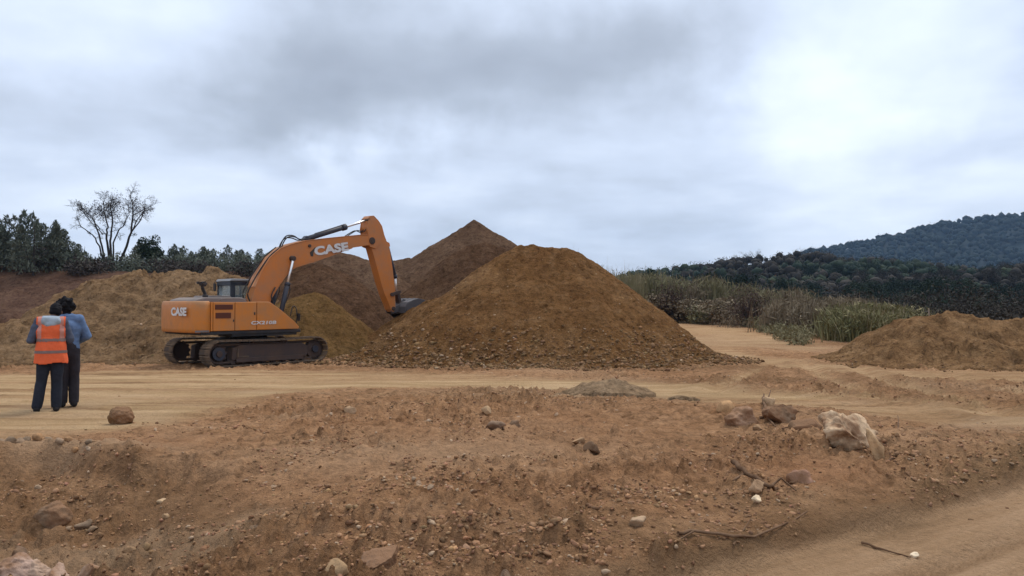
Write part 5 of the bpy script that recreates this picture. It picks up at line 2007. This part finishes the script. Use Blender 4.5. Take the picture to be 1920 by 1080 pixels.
    for (xa, xb, w_) in ((xr, xr, .17), (.42, .40, .07), (xf + .08, xf - .12, .07)):
        for yy in (y0, y1 - .06):
            prism([(xa, 1.6), (xa + w_, 1.6), (xb + w_, zt - .06), (xb, zt - .06)], yy, yy + .06, .008, M_CABP, 'cab_pillar', cb)
    for yy in (y0 + .015, y1 - .03):
        prism([(xr + .17, 2.14), (.42, 2.14), (.42, zt - .15), (xr + .17, zt - .15)], yy, yy + .012, 0, M_GLASS, 'side_window', cb)
        prism([(.48, 1.62), (xf + .07, 1.62), (xf - .09, zt - .12), (.48, zt - .15)], yy, yy + .012, 0, M_GLASS, 'side_window', cb)
    prism([(xf + .11, 1.62), (xf + .12, 1.62), (xf - .07, zt - .10), (xf - .08, zt - .10)], y0 + .05, y1 - .05, 0, M_GLASS, 'windscreen', cb)
    prism([(xr + .02, 2.16), (xr + .035, 2.16), (xr + .035, zt - .16), (xr + .02, zt - .16)], y0 + .06, y1 - .06, 0, M_GLASS, 'rear_window', cb)
    prism([(.05, 1.6), (.50, 1.6), (.50, 1.85), (.18, 1.85), (.08, 2.36), (-.04, 2.36), (-.02, 1.7)], .68, 1.12, .04, M_SEAT, 'driver_seat', cb)
    box((xr - .10, y1 - .02, 2.62), (.04, .16, .28), .015, M_BLK, 'rear_mirror', cb)
    tube([(xr, y1, 2.80), (xr - .10, y1 + .01, 2.80), (xr - .11, y1, 2.72)], .012, M_BLK, 'mirror_arm', cb, 6, 3)
    # ---- boom: hexagonal sweep of the traced outline
    bw = .235
    topc = [(-.02, 2.12), (.12, 2.62), (.36, 3.14), (.70, 3.66), (1.11, 4.00), (1.54, 4.17), (2.11, 4.33), (3.30, 4.52), (4.50, 4.70), (4.98, 4.74), (5.20, 4.72), (5.32, 4.60)]
    lowc = [(5.32, 4.48), (5.18, 4.36), (4.95, 4.33), (4.21, 4.20), (3.16, 3.83), (2.49, 3.60), (1.72, 3.37), (1.45, 3.22), (1.05, 2.72), (.72, 2.22), (.55, 1.78), (.42, 1.62), (.26, 1.58), (.10, 1.68), (.02, 1.88)]
    boom = prism(topc + lowc, -bw, bw, .02, M_ORA, 'boom', up)
    # darker flange plates along the top and bottom of the boom
    def strip(line, off, name, y, th, mat):
        pts = [Vector((x, 0, z)) for x, z in line]
        V = []; Fq = []
        for i, p in enumerate(pts):
            t = (pts[min(i + 1, len(pts) - 1)] - pts[max(i - 1, 0)]).normalized()
            nrm = Vector((-t.z, 0, t.x)) * off
            a = p + nrm * .0; b = p + nrm * th
            V += [(a.x, -y, a.z), (a.x, y, a.z), (b.x, y, b.z), (b.x, -y, b.z)]
        for i in range(len(pts) - 1):
            s = i * 4
            for q in range(4):
                Fq.append((s + q, s + (q + 1) % 4, s + 4 + (q + 1) % 4, s + 4 + q))
        Fq += [(0, 1, 2, 3), (len(V) - 4, len(V) - 3, len(V) - 2, len(V) - 1)]
        o = obj(name, mesh_np(name, V, Fq, mat), boom)
        return o
    strip(topc[1:-2], 1, 'top_flange', bw + .015, .022, M_ORA)
    strip(list(reversed(lowc[3:-4])), -1, 'bottom_flange', bw + .015, .022, M_ORA)
    d = Vector((1.47, 0, .34)).normalized()
    letters('CASE', 1.50, .34, (2.52, -bw - .008, 3.80), (d.x, 0, d.z), (-d.z * .6, 0, d.x), M_DECAL, boom, bold=.05)
    lm = prism([(2.30, 3.92), (2.52, 4.12), (2.62, 4.12), (2.46, 3.95), (2.44, 3.78), (2.34, 3.78)], -bw - .008, -bw - .003, 0, M_DECALB, 'dark_decal', boom)
    for (x, z, r) in ((1.54, 3.66, .10), (2.28, 4.16, .06), (.28, 1.80, .13), (5.16, 4.53, .14)):
        cyl((x, -bw - .05, z), (x, bw + .05, z), r, M_RUST, 'pin_boss', boom, 18)
    # boom foot brackets on the deck
    for s in (-1, 1):
        prism([(-.22, 1.17), (.62, 1.17), (.46, 1.92), (.22, 2.0), (.05, 1.92)], s * .30 - .03, s * .30 + .03, .01, M_BLK, 'boom_bracket', up)
    prism([(.70, 1.17), (1.22, 1.17), (1.10, 1.36), (.95, 1.50), (.82, 1.36)], -.36, .36, .02, M_BLK, 'cylinder_bracket', up)
    # boom cylinders
    for s in (-1, 1):
        yy = s * .34
        a = Vector((.98, yy, 1.42)); e = Vector((1.54, yy, 3.66)); dd = (e - a)
        mid = a + dd * .60
        bc = cyl(a, mid, .085, M_NAVY, 'boom_cylinder', up, 18)
        cyl(mid - dd.normalized() * .08, mid + dd.normalized() * .03, .10, M_NAVY, 'gland', bc, 18)
        cyl(mid, e, .046, M_CHROME, 'piston_rod', bc, 14)
        cyl((e.x, yy - .06, e.z), (e.x, yy + .06, e.z), .09, M_RUST, 'rod_eye', bc, 14)
        tube([a + Vector((.10, 0, .1)), a + Vector((.14, 0, .4)), mid + Vector((.09, 0, -.3)), mid + Vector((.05, 0, -.06))], .016, M_HOSE, 'hydraulic_pipe', bc, 6, 4)
    # arm cylinder on top of the boom
    a = Vector((2.28, 0, 4.42)); e = Vector((5.02, 0, 5.33)); dd = e - a; dn = dd.normalized()
    prism([(2.12, 4.28), (2.42, 4.32), (2.38, 4.50), (2.26, 4.54), (2.16, 4.44)], -.10, .10, .01, M_NAVY, 'cylinder_bracket', up)
    mid = a + dd * .645
    ac = cyl(a, mid, .095, M_NAVY, 'arm_cylinder', up, 18)
    cyl(mid - dn * .16, mid + dn * .03, .125, M_NAVY, 'gland', ac, 18)
    cyl(mid, e, .048, M_CHROME, 'piston_rod', ac, 14)
    tube([(2.6, -.10, 4.64), (3.2, -.12, 4.84), (3.9, -.12, 5.08)], .02, M_NAVY, 'hydraulic_pipe', ac, 6, 4)
    # hoses looping at the boom knee
    for k, (dy, dz) in enumerate(((-.10, 0), (-.02, .05), (.08, -.03))):
        tube([(1.18, dy, 3.95 + dz), (1.30, dy, 4.25 + dz), (1.48, dy, 4.44 + dz), (1.75, dy, 4.46 + dz), (2.02, dy, 4.38 + dz * .4), (2.4, dy, 4.46)], .022, M_HOSE, 'hydraulic_hose', boom, 7, 5)
    for dy in (-.16, .16):
        tube([(.10, dy, 1.9), (-.12, dy, 2.35), (.05, dy, 2.75), (.33, dy, 3.20), (.72, dy, 3.72), (1.15, dy, 4.06)], .024, M_HOSE, 'hydraulic_hose', boom, 7, 5)
    for dy in (-.08, .08):
        tube([(4.1, dy, 4.66), (4.55, dy, 4.90), (4.85, dy, 4.86), (5.0, dy, 5.02), (5.05, dy, 5.2)], .020, M_HOSE, 'hydraulic_hose', boom, 7, 5)
    tube([(.62, -.30, 1.55), (.78, -.34, 1.95), (.70, -.30, 2.3), (.86, -.28, 2.62)], .022, M_HOSE, 'hydraulic_hose', boom, 7, 5)
    # ---- arm
    aw = .19
    arm = prism([(4.99, 5.42), (5.10, 5.52), (5.30, 5.55), (5.55, 5.36), (5.72, 5.16), (5.84, 4.80), (5.98, 4.52), (6.12, 4.22), (6.22, 3.75), (6.30, 3.28), (6.38, 2.70),
                 (6.42, 2.10), (6.43, 1.86), (6.36, 1.72), (6.26, 1.70), (6.18, 1.80), (6.06, 2.05), (5.84, 2.45), (5.62, 3.0), (5.36, 3.75), (5.14, 4.36), (5.02, 4.66), (4.96, 5.05)],
                -aw, aw, .02, M_ORA, 'arm', up)
    for s in (-1, 1):   # cheek plates round the boom tip
        prism([(4.93, 5.0), (5.04, 4.30), (5.34, 4.22), (5.62, 4.50), (5.60, 5.1), (5.3, 5.40), (5.0, 5.36)], s * .225 - .018, s * .225 + .018, .008, M_ORA, 'cheek_plate', arm)
    cyl((5.18, -.30, 4.53), (5.18, .30, 4.53), .085, M_RUST, 'pin_boss', arm, 18)
    cyl((5.04, -.22, 5.34), (5.04, .22, 5.34), .07, M_RUST, 'pin_boss', arm, 18)
    cyl((6.30, -.24, 1.84), (6.30, .24, 1.84), .085, M_RUST, 'pin_boss', arm, 18)
    cyl((6.20, -.23, 2.42), (6.20, .23, 2.42), .065, M_RUST, 'pin_boss', arm, 18)
    # bucket cylinder along the front of the arm
    a = Vector((5.98, 0, 4.42)); e = Vector((6.62, 0, 2.52)); dd = e - a; dn = dd.normalized()
    a2 = a + Vector((.14, 0, .02))
    bc = cyl(a2, a2 + dd * .70, .075, M_NAVY, 'bucket_cylinder', up, 16)
    cyl(a2 + dd * .70, e, .04, M_CHROME, 'piston_rod', bc, 12)
    cyl(a2 + dd * .64, a2 + dd * .71, .095, M_NAVY, 'gland', bc, 16)
    prism([(5.88, 4.62), (6.18, 4.52), (6.22, 4.38), (6.02, 4.30)], -.09, .09, .01, M_ORA, 'cylinder_bracket', arm)
    # linkage
    for s in (-1, 1):
        prism([(6.14, 2.36), (6.24, 2.34), (6.68, 2.48), (6.66, 2.58), (6.58, 2.58), (6.16, 2.48)], s * .23 - .02, s * .23 + .02, .008, M_RUST, 'link_lever', up)
    prism([(6.56, 2.50), (6.68, 2.56), (6.84, 2.06), (6.82, 1.96), (6.72, 1.98)], -.12, .12, .015, M_RUST, 'bucket_link', up)
    # ---- bucket: curved shell with side plates, lip and teeth
    bk = pempty('bucket', up)
    prof = [(6.74, 2.06), (7.02, 2.20), (7.34, 2.26), (7.66, 2.20), (7.88, 2.04), (7.96, 1.80), (7.92, 1.52), (7.80, 1.26), (7.62, 1.04)]
    hinge = (6.28, 1.78)
    w_ = .58
    V = []; Fq = []
    outer = [Vector((x, 0, z)) for x, z in prof]
    cxx = Vector((7.2, 0, 1.5))
    for p in outer:
        q = p + (cxx - p).normalized() * .035
        V += [(p.x, -w_, p.z), (p.x, w_, p.z), (q.x, w_, q.z), (q.x, -w_, q.z)]
    for i in range(len(prof) - 1):
        s = i * 4
        for q in range(4):
            Fq.append((s + q, s + (q + 1) % 4, s + 4 + (q + 1) % 4, s + 4 + q))
    Fq += [(0, 1, 2, 3), (len(V) - 4, len(V) - 3, len(V) - 2, len(V) - 1)]
    obj('bucket_shell', mesh_np('bucket_shell', V, Fq, M_BUCK), bk)
    for s in (-1, 1):
        prism([(6.62, 1.90)] + prof + [(7.50, 1.02), (7.02, 1.42), (6.70, 1.66)], s * w_ - .02, s * w_ + .02, .006, M_BUCK, 'side_plate', bk)
    prism([(6.60, 1.66), (6.74, 1.60), (6.92, 2.16), (6.74, 2.10), (6.60, 1.92)], -w_, w_, .01, M_BUCK, 'back_plate', bk)
    for s in (-1, 1):
        prism([(6.20, 1.72), (6.30, 1.64), (6.80, 1.74), (7.04, 2.16), (6.86, 2.24), (6.72, 2.06), (6.36, 1.90), (6.22, 1.86)], s * .16 - .025, s * .16 + .025, .01, M_BUCK, 'bucket_ear', bk)
    prism([(7.60, 1.06), (7.68, 1.00), (7.52, .82), (7.48, .90)], -w_, w_, .005, M_BUCK, 'bucket_lip', bk)
    for k in range(5):
        y = -w_ + .06 + k * (2 * w_ - .12) / 4
        prism([(7.50, .96), (7.62, .92), (7.42, .58), (7.38, .62)], y - .045, y + .045, .008, M_BUCK, 'bucket_tooth', bk)
    for yy in (-.3, 0, .3):
        prism([(x + (x - 7.2) * .02, z + (z - 1.5) * .02) for x, z in prof] + [(x - (x - 7.2) * .03, z - (z - 1.5) * .03) for x, z in reversed(prof)], yy - .03, yy + .03, 0, M_BUCK, 'wear_strip', bk)
    return root


build_excavator()


# ------------------------------------------------------------------ people
def cloth(name, col, var=.25, rough=.85):
    m, nt, b = new_mat(name)
    tcn = nd(nt, 'ShaderNodeTexCoord')
    n = noise(nt, tcn.outputs['Object'], 9, 5, .65)
    n2 = noise(nt, tcn.outputs['Object'], 3.5, 4, .6)
    c = ramp_node(nt, mth(nt, 'ADD', mth(nt, 'MULTIPLY', n, .5), mth(nt, 'MULTIPLY', n2, .5)),
                  [(.3, tuple(x * (1 - var) for x in col)), (.7, tuple(min(1, x * (1 + var)) for x in col))])
    nt.links.new(c, b.inputs['Base Color'])
    b.inputs['Roughness'].default_value = rough
    b.inputs['Specular IOR Level'].default_value = .15
    bp = nd(nt, 'ShaderNodeBump')
    bp.inputs['Strength'].default_value = .5
    bp.inputs['Distance'].default_value = .02
    nt.links.new(noise(nt, tcn.outputs['Object'], 14, 4, .6), bp.inputs['Height'])
    nt.links.new(bp.outputs[0], b.inputs['Normal'])
    return m


M_SKIN = cloth('skin', (.16, .085, .055), .1, .6)
M_VEST = cloth('orange_vest_cloth', (.70, .125, .045), .15)
M_BAND = cloth('grey_reflective_band', (.20, .135, .115), .25, .5)
M_PINK = cloth('faded_shoulder_tape', (.50, .22, .17), .2, .5)
M_HOOD = cloth('grey_hood_cloth', (.30, .34, .37), .25)
M_SLEEVE = cloth('dark_sleeve_cloth', (.07, .08, .11), .3)
M_TROU = cloth('navy_trousers', (.020, .023, .032), .4)
M_TROU2 = cloth('charcoal_trousers', (.030, .026, .030), .4)
M_DENIM = cloth('blue_denim', (.115, .175, .29), .35)
M_SHOE = cloth('work_shoes', (.022, .020, .020), .3, .6)
M_HAIR = cloth('black_hair', (.008, .007, .008), .3, .8)
SPH = ico(3)


def hull(p0, p1, r0, r1, fl=1.0, fx=1.0):
    p0 = np.array(p0, float); p1 = np.array(p1, float)
    d = p1 - p0; L = np.linalg.norm(d)
    d = d / L if L > 1e-6 else np.array([0, 0, 1.])
    V = SPH[0]
    t = V @ d
    off = V * np.array([fx, fl, 1.0])
    P = np.where((t > 0)[:, None], p1 + off * r1, p0 + off * r0)
    return P, SPH[1]


def blob(name, parts, voxel=.012, smooth=3, cut=None):
    b = Bag()
    for p in parts:
        b.add(*hull(*p))
    me = b.mesh('tmp', None)
    o = obj('tmp', me)
    m = o.modifiers.new('r', 'REMESH'); m.mode = 'VOXEL'; m.voxel_size = voxel
    if smooth:
        s = o.modifiers.new('s', 'SMOOTH'); s.iterations = smooth; s.factor = .6
    dg = bpy.context.evaluated_depsgraph_get(); dg.update()
    out = bpy.data.meshes.new_from_object(o.evaluated_get(dg))
    bpy.data.objects.remove(o)
    out.name = name
    return out


def wrinkle(me, amp=.008, fr=9, seed=0, vert=3.):
    co = np.array([v.co[:] for v in me.vertices]); no = np.array([v.normal[:] for v in me.vertices])
    n = fbm(co[:, 0] * 1.2 + co[:, 1] + seed, co[:, 2] * vert, fr / 3., 3, seed)
    co = co + no * (amp * n)[:, None]
    me.vertices.foreach_set('co', co.astype(np.float32).ravel())
    me.update()


def cut_mesh(me, keep, mats, midx=None, thick=.006, name='cloth'):
    bm = bmesh.new(); bm.from_mesh(me)
    rm = [f for f in bm.faces if not keep(f.calc_center_median())]
    bmesh.ops.delete(bm, geom=rm, context='FACES')
    if thick:
        geom = bm.faces[:]
        bmesh.ops.solidify(bm, geom=geom, thickness=-thick)
    for f in bm.faces: f.smooth = True
    out = bpy.data.meshes.new(name)
    bm.to_mesh(out); bm.free()
    for m in mats: out.materials.append(m)
    return out


def hand_parts(w_, d, side, up=(0, 0, 1)):
    """palm, four bent fingers of different lengths and a thumb; w_ wrist, d hand direction"""
    w_ = np.array(w_, float); d = np.array(d, float); d /= np.linalg.norm(d)
    u = np.array(up, float); s = np.cross(d, u); s /= np.linalg.norm(s); u = np.cross(s, d)
    P = [(w_, w_ + d * .045, .028, .034), (w_ + d * .04, w_ + d * .085, .036, .036)]
    P = [(a, b, r0, r1, .8) for a, b, r0, r1 in P]
    for k, L in enumerate((.062, .074, .070, .056)):
        b0 = w_ + d * .088 + s * (k - 1.5) * .020
        m1 = b0 + d * L * .5 - u * .008
        m2 = m1 + (d * .6 - u * .8) * L * .5
        P += [(b0, m1, .0095, .009), (m1, m2, .009, .008)]
    t0 = w_ + d * .03 - s * side * .030
    t1 = t0 + d * .035 - s * side * .022 - u * .01
    t2 = t1 + d * .026 + s * side * .004 - u * .014
    P += [(t0, t1, .013, .011), (t1, t2, .011, .009)]
    return P


def person(kind, x, y, rz, label):
    z = surf_z(x, y)
    root = empty('person', (x, y, z), rz)
    root.scale = (.94, .94, 1)
    tag(root, label, 'person')
    if kind == 'vest':
        sh, hipz = 1.40, .90
        chest = (0, .0, 1.27); neck = (.015, .06, 1.45); head = (.05, .13, 1.545); ht = .105
        eL, wL = (-.285, -.01, 1.13), (-.17, .22, 1.08)
        eR, wR = (.26, .06, 1.12), (.15, .27, 1.12)
        knees = ((-.135, .02, .48), (.085, .03, .48)); ank = ((-.19, -.02, .075), (.085, .02, .075))
        hips = ((-.09, 0, .88), (.09, 0, .88))
    else:
        sh, hipz = 1.43, .92
        chest = (0, .0, 1.29); neck = (-.02, .05, 1.49); head = (-.035, .09, 1.61); ht = .105
        eL, wL = (-.25, .05, 1.14), (-.12, .26, 1.12)
        eR, wR = (.285, .00, 1.15), (.17, .20, 1.05)
        knees = ((-.08, .03, .49), (.10, .02, .49)); ank = ((-.075, .03, .075), (.095, -.02, .075))
        hips = ((-.085, 0, .90), (.085, 0, .90))
    SH = ((-.168, 0, sh), (.168, 0, sh))
    P = [((0, 0, hipz + .03), (0, 0, 1.10), .135, .125, .72, 1.12), ((0, 0, 1.10), chest, .125, .15, .70, 1.1), (chest, (0, .01, sh - .02), .15, .10, .68, 1.25),
         (SH[0], SH[1], .062, .062), ((0, .02, sh), neck, .062, .055), (neck, head, .052, .06),
         (head, (head[0], head[1] + .012, head[2] + .055), .078, .086, 1.12, .92),
         ((head[0], head[1] + .05, head[2] - .045), (head[0], head[1] + .065, head[2] - .06), .045, .034),
         ((head[0], head[1] + .095, head[2] + .005), (head[0], head[1] + .118, head[2] - .018), .012, .014),
         ((head[0] - .082, head[1] + .005, head[2] + .02), (head[0] - .088, head[1] - .002, head[2] - .01), .017, .012),
         ((head[0] + .082, head[1] + .005, head[2] + .02), (head[0] + .088, head[1] - .002, head[2] - .01), .017, .012)]
    for S_, e, w_, sd_ in ((SH[0], eL, wL, -1), (SH[1], eR, wR, 1)):
        P += [(S_, e, .055, .042), (e, w_, .042, .027)]
        dd = np.array(w_) - np.array(e)
        P += hand_parts(w_, dd + np.array([-sd_ * .05, 0, .02]), sd_)
    for h, k, a in zip(hips, knees, ank):
        P += [(h, k, .088, .058), (k, a, .060, .040), ((a[0], a[1] - .03, .045), (a[0] * 1.03, a[1] + .15, .038), .040, .034)]
    body = blob('body', P, .0085, 2)
    body.materials.append(M_SKIN)
    body.polygons.foreach_set('use_smooth', np.ones(len(body.polygons), dtype=bool))
    obj('body', body, root)
    # trousers
    T = [((0, 0, hipz + .07), (0, 0, hipz - .02), .145, .150, .80, 1.10)]
    for h, k, a in zip(hips, knees, ank):
        am = (a[0], a[1], .10)
        T += [(h, k, .108, .082), (k, am, .082, .072, 1.0)]
    tr = blob('trousers', T, .013, 2); wrinkle(tr, .014, 8, 3, 1.6)
    tr = cut_mesh(tr, lambda c: c.z > .065 and c.z < hipz + .13, [M_TROU if kind == 'vest' else M_TROU2], thick=.004, name='trousers')
    obj('trousers', tr, root)
    for a in ank:
        s = blob('shoe', [((a[0], a[1] - .03, .05), (a[0] * 1.03, a[1] + .15, .042), .052, .044), ((a[0], a[1] - .02, .09), (a[0], a[1] - .02, .12), .05, .045)], .012, 1)
        s = cut_mesh(s, lambda c: c.z > .0, [M_SHOE], thick=0, name='shoe')
        obj('shoe', s, root)
    # jacket
    JW = 1.0
    J = [((0, 0, hipz + .0), (0, 0, 1.10), .158, .150, .78, 1.12), ((0, 0, 1.10), chest, .150, .172, .72, 1.12), (chest, (0, .01, sh - .01), .172, .118, .70, 1.25), (SH[0], SH[1], .080, .080)]
    for S_, e, w_ in ((SH[0], eL, wL), (SH[1], eR, wR)):
        wv = np.array(w_) * .93 + np.array(e) * .07
        J += [(S_, e, .078, .064), (e, wv, .064, .046)]
    J += [((0, .02, sh + .02), (neck[0], neck[1] - .01, neck[2] - .02), .075, .068)]
    jk = blob('jacket', J, .013, 2); wrinkle(jk, .014, 12, 7, 3.)
    jk = cut_mesh(jk, lambda c: c.z > hipz - .055, [M_SLEEVE if kind == 'vest' else M_DENIM], thick=.004, name='jacket')
    jo = obj('jacket', jk, root)
    if kind == 'vest':
        Vp = [((0, 0, .78), (0, 0, 1.10), .215, .180, .84, 1.16), ((0, 0, 1.10), chest, .180, .192, .76, 1.12), (chest, (0, .01, sh + .01), .192, .135, .74, 1.25), ((-.16, 0, sh), (.16, 0, sh), .093, .093)]
        vm = blob('vest', Vp, .011, 3); wrinkle(vm, .012, 8, 11, 2.2)

        def in_vest(c, g=0.):
            if c.z < .765 + .012 * math.sin(c.x * 16) or c.z > sh + .082: return False
            ax = abs(c.x)
            if c.z > 1.12 and ax > .205 + max(0, (1.2 - c.z)) * .35: return False
            if c.z > sh - .02 and ax < .055: return False
            if c.y > 0 and ax < .02: return False
            return True
        v = cut_mesh(vm, in_vest, [M_VEST], thick=.005, name='vest')
        vo = obj('vest', v, root)

        def band(nm, test, mat, off=.010):
            bm = bmesh.new(); bm.from_mesh(vm)
            rm = [f for f in bm.faces if not (in_vest(f.calc_center_median()) and test(f.calc_center_median()))]
            bmesh.ops.delete(bm, geom=rm, context='FACES')
            for q in bm.verts: q.co = q.co + q.normal * off
            for f in bm.faces: f.smooth = True
            out = bpy.data.meshes.new(nm); bm.to_mesh(out); bm.free(); out.materials.append(mat)
            obj(nm, out, vo)
        band('reflective_band', lambda c: .915 < c.z < .965, M_BAND)
        band('reflective_band', lambda c: 1.10 < c.z < 1.145, M_BAND)
        band('shoulder_tape', lambda c: c.z > 1.15 and .125 < c.x < .185, M_PINK)
        band('shoulder_tape', lambda c: c.z > 1.15 and -.185 < c.x < -.125, M_PINK)
        hd = blob('hood', [((-.075, -.085, sh + .025), (.08, -.085, sh + .02), .070, .070, .8), ((-.03, -.10, sh - .02), (.035, -.10, sh - .02), .062, .060, .8), ((-.10, -.03, sh + .055), (.11, -.03, sh + .055), .050, .050)], .011, 3)
        wrinkle(hd, .012, 14, 4, 2)
        hd.materials.append(M_HOOD); hd.polygons.foreach_set('use_smooth', np.ones(len(hd.polygons), dtype=bool))
        obj('hood', hd, root)
        hr = blob('hair', [((head[0], head[1] - .01, head[2] + .03), (head[0], head[1] + .02, head[2] + .07), .094, .092, 1.1, .98)], .009, 2)
        wrinkle(hr, .012, 30, 9, 6)
        hr = cut_mesh(hr, lambda c: c.y < head[1] + .055 or c.z > head[2] + .10, [M_HAIR], thick=0, name='hair')
        obj('hair', hr, root)
        obj_ph = box((.0, .40, 1.14), (.075, .012, .15), .004, M_BLK, 'phone', None, rot=(.7, 0, 0))
        bpy.data.objects.remove(obj_ph)
    else:
        rgh = np.random.default_rng(3)
        hp = [((head[0], head[1] - .01, head[2] + .02), (head[0], head[1] + .0, head[2] + .06), .125, .125)]
        for k in range(34):
            d = rand_dirs(1, rgh)[0]
            if d[1] > .5: d[1] = .2
            c = np.array(head) + np.array([0, -.02, .035]) + d * .125 * np.array([1.02, 1, 1.12])
            hp.append((tuple(c), tuple(c + d * .01), .034, .030))
        hr = blob('hair', hp, .010, 1)
        wrinkle(hr, .012, 40, 9, 5)
        hr = cut_mesh(hr, lambda c: not (c.y > head[1] + .07 and c.z < head[2] + .07), [M_HAIR], thick=0, name='hair')
        obj('hair', hr, root)
        cl = blob('collar', [((-.07, -.03, sh + .045), (.07, -.03, sh + .045), .042, .042), ((-.10, .02, sh + .05), (-.07, .07, sh + .03), .028, .024), ((.10, .02, sh + .05), (.07, .07, sh + .03), .028, .024)], .010, 2)
        cl.materials.append(M_DENIM)
        obj('collar', cl, root)
    return root


x1_, y1_ = gp(97, 771)
person('vest', x1_, y1_, math.radians(27), 'person in orange reflective vest over a grey hooded top seen from behind')
x2_, y2_ = gp(129, 764)
person('denim', x2_, y2_, math.radians(40), 'person with bushy black hair and blue denim jacket beside the vest wearer')
